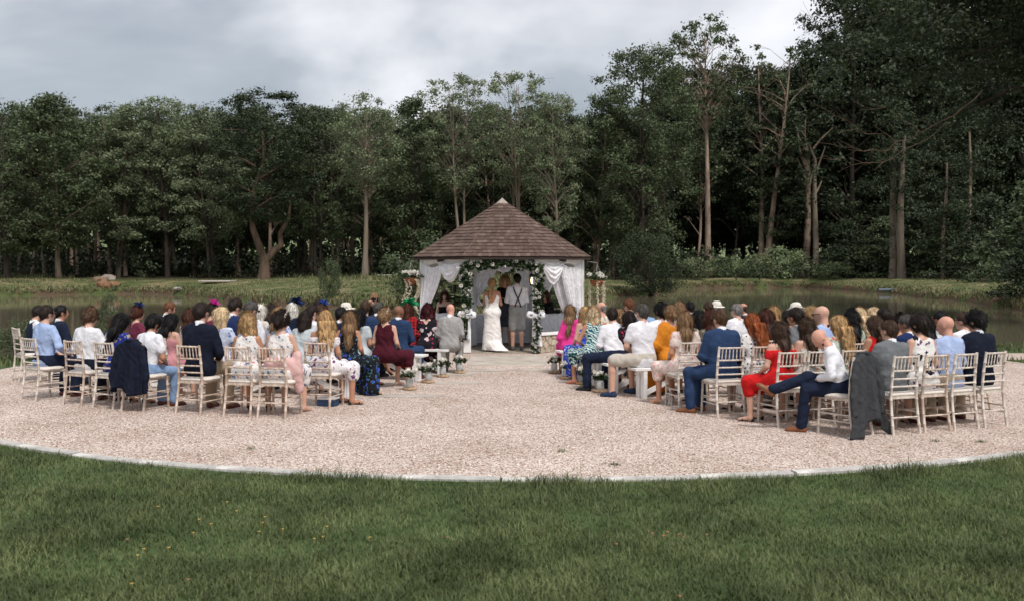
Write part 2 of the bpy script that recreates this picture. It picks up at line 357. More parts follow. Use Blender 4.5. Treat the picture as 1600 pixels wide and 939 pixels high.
def clothes(name, kind, J, vox, amp=.0055, low=False):
    B = body_prims(J, vox); d = J['d']; P = J['P']; M = J['Mt']; f = J['sex'] != 'm'; o = []; cuts = []
    g = d['leg']; stand = J['Al'][1] < .05 and J['Kl'][2] < J['H'][2] - .2
    def take(tags, off, k=None):
        for p in B:
            if p['tag'] in tags: q = dict(p); q['ra'] += off; q['rb'] += off; q['k'] = k or p['k']; o.append(q)
    def sleeves(frac, off, k=.03):
        for n in 'lr':
            S, E, W = J['S' + n], J['E' + n], J['W' + n]; a = d['arm']
            if frac <= 1: o.append(pr('s', S, S + (E - S) * frac, a[0] + off, a[0] + (a[1] - a[0]) * frac + off * 1.25, k=k))
            else: o.extend([pr('s', S, E, a[0] + off, a[1] + off, k=k), pr('s', E, E + (W - E) * (frac - 1), a[1] + off, a[1] + (a[2] - a[1]) * (frac - 1) + off, k=k)])
    def neckhole(r=.062, z=.535): o.append(pr('c', P(0, -.005, z), P(0, .0, z + .12), r, r * 1.3, k=.006, op='-'))
    def skirt(off, to='knee', flare=.0):
        o.append(pr('k', P(-d['hp'][0], -.005, .0), P(d['hp'][0], -.005, .0), d['hp'][1] + off, k=.06, M=M, s=(1, .95, 1)))
        if stand:
            z = {'knee': J['Kl'][2] - .02, 'maxi': .03}[to]
            for s in (-1, 0, 1): o.append(pr('k', J['H'] + V3(s * .055, 0, -.02), V3(s * (.05 + flare), .01, z), .10 + off, .085 + off + flare, k=.05))
            cuts.append(((0, 0, z), (0, 0, -1)))
        else:
            Km = (J['Kl'] + J['Kr']) / 2
            for n in 'lr':
                Lh, K, A = J['L' + n], J['K' + n], J['A' + n]; K2 = Lh + (K - Lh) * (1.0 if to != 'short' else .72)
                o.append(pr('k', Lh, K2, g[0] + off, g[1] + off + .012, k=.07))
                if to == 'maxi': o.append(pr('k', K, A + V3(0, 0, .02), g[1] + off + .02, .07 + off + flare, k=.07))
                elif to == 'knee': o.append(pr('k', K, K + (A - K) * .28, g[1] + off + .015, g[1] + off + .01, k=.05))
            o.append(pr('k', J['H'] + V3(0, .06, .0), Km - (Km - J['H']) * .12, .09, .075, k=.08))
            if to == 'maxi': o.append(pr('k', Km - V3(0, .03, .08), (J['Al'] + J['Ar']) / 2 + V3(0, 0, .03), .08, .11, k=.09)); cuts.append(((0, 0, .025), (0, 0, -1)))
    if kind in ('shirt', 'tee', 'jacket', 'blouse'):
        off = .024 if kind == 'jacket' else .013
        take(('waist', 'chest', 'upper', 'bust', 'trap') + (() if stand else ('pelvis',)), off)
        sleeves({'shirt': 1.93, 'jacket': 1.95, 'tee': .62, 'blouse': 1.55}[kind], off * .85 + (.006 if kind == 'tee' else 0))
        for n in ('' if stand else 'lr'):
            o.append(pr('hem', J['H'] + V3(0, 0, -.01) + (J['L' + n] - J['H']) * .9, J['L' + n] + (J['K' + n] - J['L' + n]) * (.26 if kind == 'jacket' else .02), g[0] + off * .5, g[0] * .93 + off * .5, k=.05))
        o.append(pr('col', P(0, -.015, .50), P(0, -.012, .545), d['nk'] + .022, d['nk'] + .012, k=.02)); neckhole(d['nk'] + .004, .545)
    elif kind == 'waistcoat':
        take(('pelvis', 'waist', 'chest', 'upper'), .020); neckhole(.066, .5)
        for n in 'lr': o.append(pr('c', J['S' + n] + V3(0, 0, -.03), J['S' + n] + (J['S' + n] - P(0, 0, .46)) * .6, .062, .1, k=.01, op='-'))
    elif kind in ('sleeveless', 'dress', 'maxi', 'strap', 'strapmaxi', 'offsh', 'offmaxi', 'cape', 'gown', 'batwing', 'dressmaxi', 'halter'):
        off = .011
        if kind in ('sleeveless', 'dress', 'maxi', 'cape', 'batwing', 'dressmaxi', 'halter'):
            take(('pelvis', 'waist', 'chest', 'bust', 'upper', 'trap'), off)
            if kind in ('sleeveless', 'maxi', 'halter'):
                for n in 'lr': o.append(pr('c', J['S' + n] + V3((-.02 if n == 'l' else .02), 0, -.02), J['S' + n] + (J['S' + n] - P(0, 0, .44)) * .8, .058, .1, k=.008, op='-'))
        else: take(('pelvis', 'waist', 'chest', 'bust'), off); cuts.append((P(0, 0, .405 if kind != 'gown' else .38), J['P'](0, 0, 1) - J['P'](0, 0, 0)))
        if kind == 'dress' or kind == 'dressmaxi': sleeves(.5, .016)
        if kind == 'batwing': sleeves(1.6, .035, .10)
        if kind == 'cape':
            for s in (-1, -.33, .33, 1): o.append(pr('k', P(s * .11, -.01, .46), P(s * .24, -.02, .16), .075, .07, k=.07))
        if kind in ('offsh', 'offmaxi'): 
            for n in 'lr': S, E = J['S' + n], J['E' + n]; o.append(pr('s', S + (E - S) * .12, S + (E - S) * .5, d['arm'][0] + .016, d['arm'][0] + .014, k=.03))
            o.append(pr('s', P(-.1, -.03, .40), P(.1, -.03, .40), .085, k=.03, s=(1, .9, 1)))
            cuts[-1] = (P(0, 0, .435), P(0, 0, 1) - P(0, 0, 0))
        if kind in ('cape', 'sleeveless', 'dress', 'maxi', 'batwing', 'dressmaxi', 'halter'): neckhole(d['nk'] + .022 + (.02 if low else 0), .49)
        if low: o.append(pr('c', P(0, -.16, .46), P(0, -.16, .36 if low is True else .30), .085, .05, k=.01, op='-'))
        if kind == 'halter': o.append(pr('c', P(0, -.15, .45), P(0, -.15, .38), .05, .03, k=.006, op='-'))
        to = 'maxi' if kind in ('maxi', 'strapmaxi', 'offmaxi', 'gown', 'batwing', 'dressmaxi') else 'knee'
        skirt(.02 if kind != 'gown' else .012, to, .03 if kind != 'gown' else .05)
        if kind == 'gown':
            for x, y, r in ((.05, -.12, .13), (.14, -.26, .13), (.28, -.30, .10), (.42, -.30, .06)): o.append(pr('k', V3(x * .5, y * .4, .1), V3(x, y, .0), r, r * .6, k=.09))
            for n in 'lr': S = J['S' + n]; o.append(pr('s', P((.05 if n == 'r' else -.05) * 2.4, -.07, .38), S + V3(0, 0, -.03), .012, .016, k=.01)); 
            cuts[0] = ((0, 0, 2), (0, 0, 1)); o.append(pr('c', P(0, -.18, .52), P(0, -.150, .13), .185, .055, k=.01, op='-')); o.append(pr('c', P(-.2, 0, .50), P(.2, 0, .50), .09, k=.01, op='-'))
    elif kind in ('trousers', 'shorts'):
        take(('pelvis',), .012); o.append(pr('w', P(-.06, 0, .07), P(.06, 0, .07), d['wa'][1] + .012, k=.05, M=M, s=(1, .86, 1)))
        if J['Ar'][2] < .3: cuts.append((P(0, 0, .10), P(0, 0, 1) - P(0, 0, 0)))
        for n in 'lr':
            Lh, K, A = J['L' + n], J['K' + n], J['A' + n]
            if kind == 'trousers': o += [pr('t', Lh, K, g[0] + .014, g[1] + .018, k=.035), pr('t', K, A + (A - K) * -.03, g[1] + .014, g[3] + .030, k=.025)]
            else: o += [pr('t', Lh, Lh + (K - Lh) * (.9 if not stand else .95), g[0] + .018, g[1] + .035, k=.035)]
    elif kind == 'shawl':
        for s in (-1, 0, 1): o.append(pr('s', P(s * .13, -.075, .14), P(s * .10, -.07, .02), .06, .07, k=.06))
        for n in 'r': o += [pr('s', J['Er'] + V3(.0, -.03, .02), J['H'] + V3(.2, .0, .02), .07, .085, k=.06), pr('s', J['H'] + V3(.22, .02, .0), J['H'] + V3(.24, .06, -.22), .085, .06, k=.05)]
    elif kind == 'wrap':
        take(('chest', 'upper', 'waist'), .03, .06); sleeves(1.3, .04, .06); neckhole(.075, .5)
    return sdf_mesh(name, o, vox, fold=amp, cuts=cuts)
# ------------------------------------------------------------------ hair (built round the head's centre, face to +Y)
def ribbons(me, n, L, wd, seed, down=1.0, out=.25, zmin=-9):
    r = np.random.default_rng(seed); V = np.empty(len(me.vertices) * 3, np.float32); me.vertices.foreach_get('co', V); V = V.reshape(-1, 3)
    Nn = np.empty(len(me.vertices) * 3, np.float32); me.vertices.foreach_get('normal', Nn); Nn = Nn.reshape(-1, 3)
    F0 = np.empty(len(me.polygons) * 4, np.int32); me.loops.foreach_get('vertex_index', F0); F0 = F0.reshape(-1, 4)
    n = int(n * 1.7); i = r.integers(0, len(V), n); i = i[(V[i, 2] > zmin)]; n = len(i); p = V[i]; nn = Nn[i]
    g = np.tile([0, -.35, -1.0], (n, 1)) * down + r.normal(0, .16, (n, 3)); t = g - nn * (g * nn).sum(1)[:, None]; t += nn * out * r.random((n, 1)); t /= np.linalg.norm(t, axis=1)[:, None] + 1e-6
    sd = np.cross(t, nn); sd /= np.linalg.norm(sd, axis=1)[:, None] + 1e-6; ll = (L * (.5 + r.random(n)))[:, None]; ww = wd * .55 * (.5 + r.random(n))[:, None]
    p1 = p + t * ll * .5 + nn * .006; p2 = p + t * ll + nn * (.004 + out * .012 * r.random((n, 1))) - np.array([0, 0, .2]) * ll * .3
    A = np.stack([p - sd * ww * .6, p + sd * ww * .6, p1 - sd * ww, p1 + sd * ww, p2 - sd * ww * .2, p2 + sd * ww * .2], 1).reshape(-1, 3)
    b = np.arange(n)[:, None] * 6 + len(V); Q = np.concatenate([b + [0, 1, 3, 2], b + [2, 3, 5, 4]])
    return npmesh(me.name, np.concatenate([V, A]), np.concatenate([F0, Q]), True)
HAIR = {}
def hair(kind, vox=.011):
    if kind in HAIR: return HAIR[kind]
    o = []; S = lambda *a, **k: o.append(pr('h', *a, **k))
    def cap(t=.014, back=-.05): 
        S(V3(0, -.02, .034), V3(0, -.02, .034), .092 + t, k=.02, s=(.86, 1.06, 1))
        S(V3(0, -.055, .0), V3(0, -.06, back), .07 + t * .6, .05, k=.03, s=(1.02, .85, 1))
    def face(r=.07): S(V3(0, .115, -.01), V3(0, .10, -.1), r, .085, k=.012, op='-', s=(1, 1, 1)); S(V3(0, .12, .03), V3(0, .12, .0), .066, k=.01, op='-')
    def ears(): [S(V3(s * .1, .012, -.01), V3(s * .1, .03, -.12), .036, .06, k=.01, op='-') for s in (-1, 1)]
    rib = None
    if kind == 'short': cap(.012, -.045); face(); ears(); rib = (700, .03, .004)
    elif kind == 'messy': cap(.022, -.05); face(); ears(); rib = (900, .045, .005)
    elif kind == 'buzz': cap(.006, -.05); face(); ears(); rib = (500, .014, .003)
    elif kind == 'pixie': cap(.022, -.06); face(); ears(); rib = (800, .05, .005)
    elif kind == 'fringe':
        S(V3(0, -.055, .0), V3(0, -.06, -.045), .072, .052, k=.03, s=(1.06, .85, 1)); face(.09); ears(); S(V3(0, 0, .12), V3(0, 0, .12), .1, k=.02, op='-', s=(1, 1.4, .75)); rib = (300, .016, .003)
    elif kind == 'bob':
        cap(.017); [S(V3(s * .07, -.03, .0), V3(s * .085, -.02, -.12), .045, .04, k=.03) for s in (-1, 1)]; S(V3(0, -.07, 0), V3(0, -.075, -.13), .075, .06, k=.03, s=(1.25, .8, 1)); face(.066); rib = (900, .07, .005)
    elif kind == 'curly':
        cap(.027, -.10); [S(V3(s * .075, -.03, -.0), V3(s * .09, -.03, -.10), .055, .05, k=.03) for s in (-1, 1)]; face(.064); rib = (1500, .045, .006)
    elif kind in ('long', 'wavy', 'vlong'):
        z = -.40 if kind == 'vlong' else -.31; w = 1.2 if kind == 'wavy' else 1.05
        cap(.014); S(V3(0, -.065, .0), V3(0, -.100, -.15), .070, .064, k=.03, s=(1.12 * w, .72, 1)); S(V3(0, -.105, -.15), V3(0, -.124, z), .064, .032, k=.03, s=(1.10 * w, .6, 1))
        [S(V3(s * .072, -.02, .02), V3(s * .088 * w, -.03, -.16), .036, .024, k=.03) for s in (-1, 1)]; face(.062)
        if kind == 'wavy':
            for i in range(14): a = -.09 + .18 * (i % 5) / 4; zz_ = -.05 - .27 * (i // 5) / 2; S(V3(a, -.125, zz_), V3(a + .02 * (-1) ** i, -.135, zz_ - .08), .03, .022, k=.015)
        rib = (1500, .10 if kind != 'wavy' else .06, .005)
    elif kind in ('bun', 'updo', 'pony', 'braid'):
        cap(.013, -.045); face(); 
        if kind == 'bun': S(V3(0, -.115, -.03), V3(0, -.13, -.035), .042, k=.015)
        if kind == 'updo': S(V3(-.02, -.10, .03), V3(.03, -.12, -.02), .055, .05, k=.03); S(V3(.05, -.07, -.05), V3(.03, -.09, -.01), .03, k=.03); rib = (1300, .04, .006)
        if kind == 'pony': S(V3(0, -.115, .02), V3(0, -.15, -.20), .04, .024, k=.02)
        if kind == 'braid':
            for i in range(9): S(V3(.012 * (-1) ** i, -.115 - .002 * i, -.02 - .045 * i), V3(-.008 * (-1) ** i, -.12 - .002 * i, -.05 - .045 * i), .034 - .0018 * i, k=.008)
        rib = rib or (700, .05, .004)
    me = sdf_mesh('hair_' + kind, o, vox, fold=.003 if kind not in ('buzz', 'fringe') else .0012, freq=95.)
    if rib: me = ribbons(me, rib[0], rib[1], rib[2], len(HAIR), out=.4 if kind in ('curly', 'messy', 'updo') else .08)
    HAIR[kind] = me; return me
HC = dict(black=(.006, .005, .005), dark=(.020, .012, .009), brown=(.055, .030, .018), mid=(.085, .045, .024), ginger=(.15, .06, .028), auburn=(.07, .022, .012), red=(.25, .065, .018), burg=(.055, .006, .010),
          blonde=(.42, .26, .12), lblonde=(.58, .43, .26), dblonde=(.24, .14, .07), grey=(.22, .20, .19), dgrey=(.075, .068, .062), white=(.68, .64, .58), stub=(.34, .19, .145))
SK = dict(light=(.56, .33, .24), pale=(.66, .43, .34), tan=(.44, .22, .135), brown=(.20, .09, .05), dark=(.09, .045, .03), pink=(.58, .30, .22))
def hairmat(c): return mat('hair_' + c, HC[c], rough=.5, var=.5, vscale=34, stretch=(1, 1, .10), island=.4, spec=.22, bump=.4, bscale=120)
def skinmat(c): return mat('skin_' + c, SK[c], rough=.5, var=.06, vscale=8, spec=.35)
# footwear, built at the ankle with toes to +Y and the sole at z = -.085
def shoe_mesh(kind):
    if kind in HAIR: return HAIR[kind]
    o = []; cuts = []
    if kind == 'heel':
        o = [pr('s', V3(0, -.02, -.025), V3(0, .14, -.068), .03, .026, k=.02, s=(1, 1, .7)), pr('s', V3(0, -.035, -.02), V3(0, -.042, -.08), .014, .007, k=.01), pr('c', V3(0, .03, .0), V3(0, .06, -.028), .034, .03, k=.01, op='-')]
    elif kind == 'sandal':
        o = [pr('s', V3(0, -.03, -.045), V3(0, .15, -.076), .028, .032, k=.02, s=(1, 1, .3)), pr('s', V3(0, -.035, -.04), V3(0, -.035, -.078), .022, .018, k=.01), pr('s', V3(-.03, .1, -.05), V3(.03, .1, -.05), .016, k=.01, s=(1, .5, 1)), pr('s', V3(0, -.005, .01), V3(0, -.005, .02), .042, k=.01), pr('c', V3(0, -.005, .06), V3(0, .0, -.02), .04, k=.01, op='-'), pr('c', V3(0, .0, .075), V3(0, 0, .03), .05, k=.01, op='-')]
    else:
        o = [pr('s', V3(0, -.035, -.05), V3(0, .155, -.06), .041, .034, k=.02, s=(1, 1, .82)), pr('s', V3(0, -.01, .0), V3(0, -.005, -.04), .044, .046, k=.03), pr('s', V3(0, .05, -.035), V3(0, .14, -.055), .038, .03, k=.03)]
        if kind == 'oxford': o.append(pr('s', V3(0, .15, -.062), V3(0, .19, -.068), .03, .018, k=.02, s=(1, 1, .7)))
    cuts = [((0, 0, -.083), (0, 0, -1))]
    if kind in ('oxford', 'sneaker'): cuts.append(((0, 0, .012), (0, 0, 1)))
    HAIR[kind] = sdf_mesh('shoe_' + kind, o, .0075, cuts=cuts); return HAIR[kind]
def headmtx(J): m = Matrix(J['Mh'].tolist()).to_4x4(); m.translation = Vector(J['hc']); return m
CACHE = {}
def cached(key, fn):
    if key not in CACHE: CACHE[key] = fn()
    return CACHE[key]
def glasses(J, parent, dark=True):
    def mk():
        b = MB()
        for s in (-1, 1):
            b.box((s * .034, .108, .018), (.05, .006, .034), ch=.002); b.tube([(s * .06, .104, .024), (s * .084, .06, .024), (s * .086, -.02, .014)], .0035, 5)
        b.tube([(-.012, .112, .024), (.012, .112, .024)], .0035, 5); return b.mesh('sunglasses')
    return link('sunglasses', cached('glasses', mk), mat('black_plastic', (.01, .01, .01), rough=.2), parent, mtx=headmtx(J))
def fascinator(J, parent, kind, m1, m2=None):
    def mk(seed, n, L):
        r = random.Random(seed); b = MB(); b.lathe([(.0, .0), (.045, .0), (.05, .008), (.03, .016), (.0, .018)], 12)
        for i in range(n):
            a = r.uniform(0, 6.28); e = r.uniform(.2, 1.3); l = L * r.uniform(.6, 1.1); d = Vector((math.cos(a) * math.cos(e), math.sin(a) * math.cos(e), math.sin(e))); sd = d.cross(Vector((r.gauss(0, 1), r.gauss(0, 1), r.gauss(0, 1)))).normalized()
            p = [d * l * t + Vector((0, 0, -.4 * l * t * t)) for t in (.0, .35, .7, 1.0)]; wd = L * .12
            Vv = []; [Vv.extend([q - sd * wd * s_, q + sd * wd * s_]) for q, s_ in zip(p, (.3, 1, .9, .1))]
            b.add(Vv, [(0, 1, 3, 2), (2, 3, 5, 4), (4, 5, 7, 6)])
        return b.mesh('fascinator')
    def flower():
        b = MB()
        for k in range(5):
            cx_, cz = (0, 0, .035, -.03, .01)[k], (0, .045, .01, .02, -.04)[k]
            for i in range(6):
                a = i * 1.047 + k; d = Vector((math.cos(a), .25, math.sin(a))); t = Vector((-math.sin(a), 0, math.cos(a))); c = Vector((cx_, 0, cz))
                b.add([c, c + d * .022 + t * .011, c + d * .036 + Vector((0, .008, 0)), c + d * .022 - t * .011], [(0, 1, 2, 3)])
        return b.mesh('hair_flower')
    m = headmtx(J)
    if kind == 'flower': return link('hair_flower', cached('hflower', flower), m1, parent, mtx=m @ Matrix.Translation((.075, -.045, .055)) @ Matrix.Rotation(R(-70), 4, 'Z'))
    n, L = {'small': (16, .11), 'big': (30, .17), 'feather': (44, .24)}[kind]
    return link('fascinator', cached('fas' + kind, lambda: mk(n, n, L)), m1, parent, mtx=m @ Matrix.Translation((.035, -.01, .128)))
def hat(J, parent, m1):
    def mk(): b = MB(); b.lathe([(.0, .15), (.05, .145), (.085, .125), (.1, .08), (.108, .05), (.15, .035), (.175, .028), (.173, .022), (.1, .035)], 24); return b.mesh('hat', smooth=True)
    return link('hat', cached('hat', mk), m1, parent, mtx=headmtx(J) @ Matrix.Rotation(R(6), 4, 'X') @ Matrix.Translation((0, -.02, .025)))
PEOPLE = {}
def person(pid, loc, face, sex, hairk, hairc, skin, top, bottom, shoes, label, pose=None, scale=1.0, vox=.022, extra=(), group='wedding guests', sexbody=None):
    pose = dict(pose or {}); J = joints(sex, **pose); pk = (sex, vox, tuple(sorted(pose.items())))
    me = cached(('body',) + pk, lambda: sdf_mesh('person_body', body_prims(J, vox), vox))
    o = link('person', me, skinmat(skin), None, loc, face); o.scale = (scale,) * 3
    tag(o, label, 'person', group)
    if hairk and hairk != 'bald': link('hair', hair(hairk), hairmat(hairc), o, mtx=headmtx(J))
    for i, (spec) in enumerate((top, bottom)):
        if not spec: continue
        kind, m = spec[0], spec[1]; low = spec[2] if len(spec) > 2 else False; kk = ('shorts' if kind == 'shorts' else kind)
        nm = {'tee': 'shirt', 'sleeveless': 'dress', 'maxi': 'dress', 'strap': 'dress', 'strapmaxi': 'dress', 'offsh': 'dress', 'offmaxi': 'dress', 'cape': 'dress', 'gown': 'wedding_dress', 'batwing': 'dress', 'dressmaxi': 'dress', 'halter': 'dress'}.get(kind, kind)
        link(nm, cached(('cl', kk, low) + pk, lambda: clothes(nm, kind, J, vox, amp=.0025 if kind == 'gown' else .0055, low=low)), m, o)
    if shoes:
        for n in 'lr':
            td = Vector(J['t' + n]); y = td.normalized(); x = y.cross(Vector((0, 0, 1))).normalized(); z = x.cross(y); mm = Matrix((x, y, z)).transposed().to_4x4(); mm.translation = Vector(J['A' + n])
            link('shoe', shoe_mesh(shoes[0]), shoes[1], o, mtx=mm)
    for e in extra:
        if e[0] == 'glasses': glasses(J, o)
        elif e[0] == 'hat': hat(J, o, e[1])
        elif e[0] in ('small', 'big', 'feather', 'flower'): fascinator(J, o, e[0], e[1])
        elif e[0] == 'cloth': link(e[3], cached(('cl', e[1]) + pk, lambda: clothes(e[3], e[1], J, vox)), e[2], o)
        elif e[0] == 'collar':
            P = J['P']; link('shirt_collar', cached(('collar',) + pk, lambda: sdf_mesh('shirt_collar', [pr('c', P(0, -.015, .52), P(0, -.010, .562), J['d']['nk'] + .014, J['d']['nk'] + .010, k=.01), pr('c', P(0, 0, .563), P(0, 0, .66), J['d']['nk'], k=.006, op='-')], .011)), e[1], o)
        elif e[0] == 'beard':
            h = lambda x, y, z: J['hc'] + J['Mh'] @ V3(x, y, z)
            link('beard', sdf_mesh('beard', [pr('b', h(-.05, .03, -.055), h(0, .062, -.088), .020, .024, k=.02), pr('b', h(.05, .03, -.055), h(0, .062, -.088), .020, .024, k=.02), pr('c', h(0, .1, -.045), h(0, .1, -.06), .03, k=.01, op='-')], .01), hairmat(e[1]), o)
        elif e[0] == 'face':
            h = lambda x, y, z: J['hc'] + J['Mh'] @ V3(x, y, z)
            for s in (-1, 1):
                b = MB(); c = h(s * .033, .076, .018); b.lathe([(.001, -.011), (.009, -.006), (.0115, 0), (.009, .006), (.001, .011)], 10, c); b.build('eye', mat('eye', (.05, .035, .03), rough=.2), o, True)
                b = MB(); b.tube([h(s * .014, .089, .040), h(s * .034, .086, .046), h(s * .054, .072, .038)], [.003, .004, .002], 5); b.build('eyebrow', hairmat('brown'), o)
            b = MB(); b.tube([h(-.022, .092, -.053), h(0, .098, -.052), h(.022, .092, -.053)], [.002, .0055, .002], 6); b.build('lips', mat('lips', (.38, .1, .1), rough=.4), o)
    PEOPLE[pid] = (o, J); return o
# ------------------------------------------------------------------ ground, gravel, kerb, pond, banks
GX, GY = -0.24, 24.65                 # gazebo centre
DX, DY, DR = .35, 19.3, 10.2          # round gravel court
WZ = -.15                             # water level
far_px = [(-420, 470), (-200, 464), (0, 463), (100, 461), (200, 459.5), (290, 462), (330, 468), (400, 474), (470, 478), (530, 481), (600, 484), (660, 490), (720, 495), (800, 497), (880, 485), (930, 470), (960, 464.5), (1000, 462), (1045, 459), (1075, 452.5), (1150, 450.5), (1260, 450), (1340, 455), (1400, 459.5), (1440, 465.5), (1500, 470), (1560, 480), (1600, 486), (1700, 500), (1850, 520)]
far = [gnd(x, y, WZ) for x, y in far_px]; far = [Vector((-75, 20, 0)), Vector((-62, 45, 0))] + far + [Vector((24, 26, 0))]
def smooth_poly(P, n=6):
    out = []
    for i in range(len(P) - 1):
        p0, p1, p2, p3 = P[max(i-1, 0)], P[i], P[i+1], P[min(i+2, len(P)-1)]
        m1, m2 = (p2 - p0) * .4, (p3 - p1) * .4
        for k in range(n):
            t = k / n; out.append(p1*(2*t**3-3*t*t+1) + m1*(t**3-2*t*t+t) + p2*(-2*t**3+3*t*t) + m2*(t**3-t*t))
    return out + [P[-1]]
shore = smooth_poly([Vector((p.x, p.y, 0)) for p in far], 7)
m_grass = mat('grass_ground', (.045, .085, .02), rough=.9, var=.3, vscale=2.0, col2=(.065, .105, .03), bump=.5, bscale=30)
m_bank = bpy.data.materials.new('bank_ground'); m_bank.use_nodes = True
t = m_bank.node_tree; b = t.nodes['Principled BSDF']; b.inputs['Roughness'].default_value = .95; b.inputs['Specular IOR Level'].default_value = .1
tcn = N(t, 'ShaderNodeTexCoord'); n1 = N(t, 'ShaderNodeTexNoise', i_Scale=.35, i_Detail=8.0, i_Roughness=.7); t.links.new(tcn.outputs['Object'], n1.inputs['Vector'])
n2 = N(t, 'ShaderNodeTexNoise', i_Scale=2.6, i_Detail=4.0); t.links.new(tcn.outputs['Object'], n2.inputs['Vector'])
c1 = ramp(t, n1.outputs[0], [(.40, (.08, .105, .038)), (.50, (.13, .145, .06)), (.57, (.27, .22, .125)), (.68, (.33, .265, .165))])
c2 = mixc(t, mth(t, 'MULTIPLY', n2.outputs[0], .7), c1, (.055, .07, .028))
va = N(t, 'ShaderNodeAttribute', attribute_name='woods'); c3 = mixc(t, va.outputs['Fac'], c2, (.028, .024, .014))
vb = N(t, 'ShaderNodeAttribute', attribute_name='earth'); c4 = mixc(t, mth(t, 'MULTIPLY', vb.outputs['Fac'], mth(t, 'GREATER_THAN', n1.outputs[0], .47)), c3, (.10, .07, .045))
t.links.new(c4, b.inputs['Base Color']); bn = N(t, 'ShaderNodeBump', i_Strength=.8, i_Distance=.15); t.links.new(n2.outputs[0], bn.inputs['Height']); t.links.new(bn.outputs[0], b.inputs['Normal'])
prof = [(-2.5, -1.2), (-.15, -.45), (0.0, WZ), (.12, .02), (.35, .22), (.7, .36), (1.3, .5), (2.3, .64), (4, .82), (6.5, .96), (10, 1.1), (16, 1.3), (26, 1.45), (40, 1.7), (70, 2.4), (130, 6.0), (260, 13)]
prof_r = prof[:9]
V = []; nP = len(prof_r)
nrm = []
for i, p in enumerate(shore):
    d = shore[min(i + 2, len(shore) - 1)] - shore[max(i - 2, 0)]; n = Vector((-d.y, d.x, 0)).normalized(); nrm.append(n)
bankP = []
woods = []; earth = []
rb = random.Random(3)
for i, p in enumerate(shore):
    away = (Vector((p.x, p.y, 0)) - Vector((2, 22, 0))).normalized()
    for j, (tt, z) in enumerate(prof_r):
        n = nrm[i]
        q = p + n * tt; wob = (math.sin(i * .9) * .5 + math.sin(i * 2.3 + j) * .35 + rb.uniform(-.3, .3))
        if 2 <= j <= 11: q += n * wob * .12; z += wob * (.05 if j > 3 else .02) * (1 if j < 8 else 1.6)
        V.append((q.x, q.y, z)); earth.append(1.0 if 2 <= j <= 4 else 0.0)
        woods.append(0.0)
Fq = [(i*nP+j, i*nP+j+1, (i+1)*nP+j+1, (i+1)*nP+j) for i in range(len(shore)-1) for j in range(nP-1)]
me = npmesh('far_bank', V, [q[::-1] for q in Fq], True, m_bank)
for nm, vals in (('woods', woods), ('earth', earth)):
    at = me.attributes.new(nm, 'FLOAT', 'POINT'); at.data.foreach_set('value', np.array(vals, np.float32))
tag(link('far_bank', me), kind='structure')
gx, gy = np.meshgrid(np.arange(-120, 110, 1.3), np.arange(24, 190, 1.3), indexing='ij'); SH = np.array([(p.x, p.y) for p in shore])
gd = np.full(gx.shape, 1e9)
for q in SH: gd = np.minimum(gd, (gx - q[0]) ** 2 + (gy - q[1]) ** 2)
gd = np.sqrt(gd); ins = np.zeros(gx.shape, bool)
for i in range(len(SH)):
    (x0, y0), (x1, y1) = SH[i - 1], SH[i]
    if y0 != y1: ins ^= ((y0 > gy) != (y1 > gy)) & (gx < (x1 - x0) * (gy - y0) / (y1 - y0) + x0)
land = ~ins & (gd > 2.0) & ((gy > 30) | (np.abs(gx) > 27)); gz_ = np.where(land, np.interp(gd, [a for a, _ in prof], [c for _, c in prof]) - .03 + .06 * np.sin(gx * 1.7 + gy) * np.clip(gd - 4, 0, 1), -1.6)
n0, n1 = gx.shape; iq = (np.arange(n0 - 1)[:, None] * n1 + np.arange(n1 - 1)).ravel(); Q = np.stack([iq, iq + n1, iq + n1 + 1, iq + 1], -1); Q = Q[land.ravel()[Q].any(1)]
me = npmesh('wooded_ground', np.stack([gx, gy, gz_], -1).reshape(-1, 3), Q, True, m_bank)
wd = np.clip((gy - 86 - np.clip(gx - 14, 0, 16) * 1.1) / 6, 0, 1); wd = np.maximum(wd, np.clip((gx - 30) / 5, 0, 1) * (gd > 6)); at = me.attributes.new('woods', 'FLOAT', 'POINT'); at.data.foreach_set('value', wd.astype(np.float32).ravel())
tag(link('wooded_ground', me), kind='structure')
def bank_z(x, y):
    """height of the far bank at (x, y)"""
    best = min(((p.x - x) ** 2 + (p.y - y) ** 2) for p in shore) ** .5
    return float(np.interp(best, [a for a, _ in prof], [c for _, c in prof])), best
# near land sheet with its edge running down into the pond
near_sh = smooth_poly([Vector(p) for p in ((-80, 12, 0), (-40, 17, 0), (-22, 19, 0), (-13, 20.6, 0), (-9.5, 22.5, 0), (-6.8, 25, 0), (-4, 27.2, 0), (-1, 28.3, 0), (2.5, 28, 0), (5, 26.5, 0), (7.5, 25.3, 0), (11, 25, 0), (15, 25.7, 0), (24, 26, 0), (45, 22, 0), (80, 20, 0))], 6)
V = []; pr2 = [(-60, 0), (-20, 0.0), (-6, 0.0), (-1.6, -.0), (-.5, -.02), (-.15, -.06), (0, WZ), (.8, -.5), (2.5, -1.1)]
for i, p in enumerate(near_sh):
    for tt, z in pr2: V.append((p.x, max(p.y + tt, -40) if tt > -60 else -40, z))
nP = len(pr2); Fq = [(i*nP+j, (i+1)*nP+j, (i+1)*nP+j+1, i*nP+j+1) for i in range(len(near_sh)-1) for j in range(nP-1)]
tag(link('lawn', npmesh('lawn', V, Fq, True, m_grass)), kind='structure')
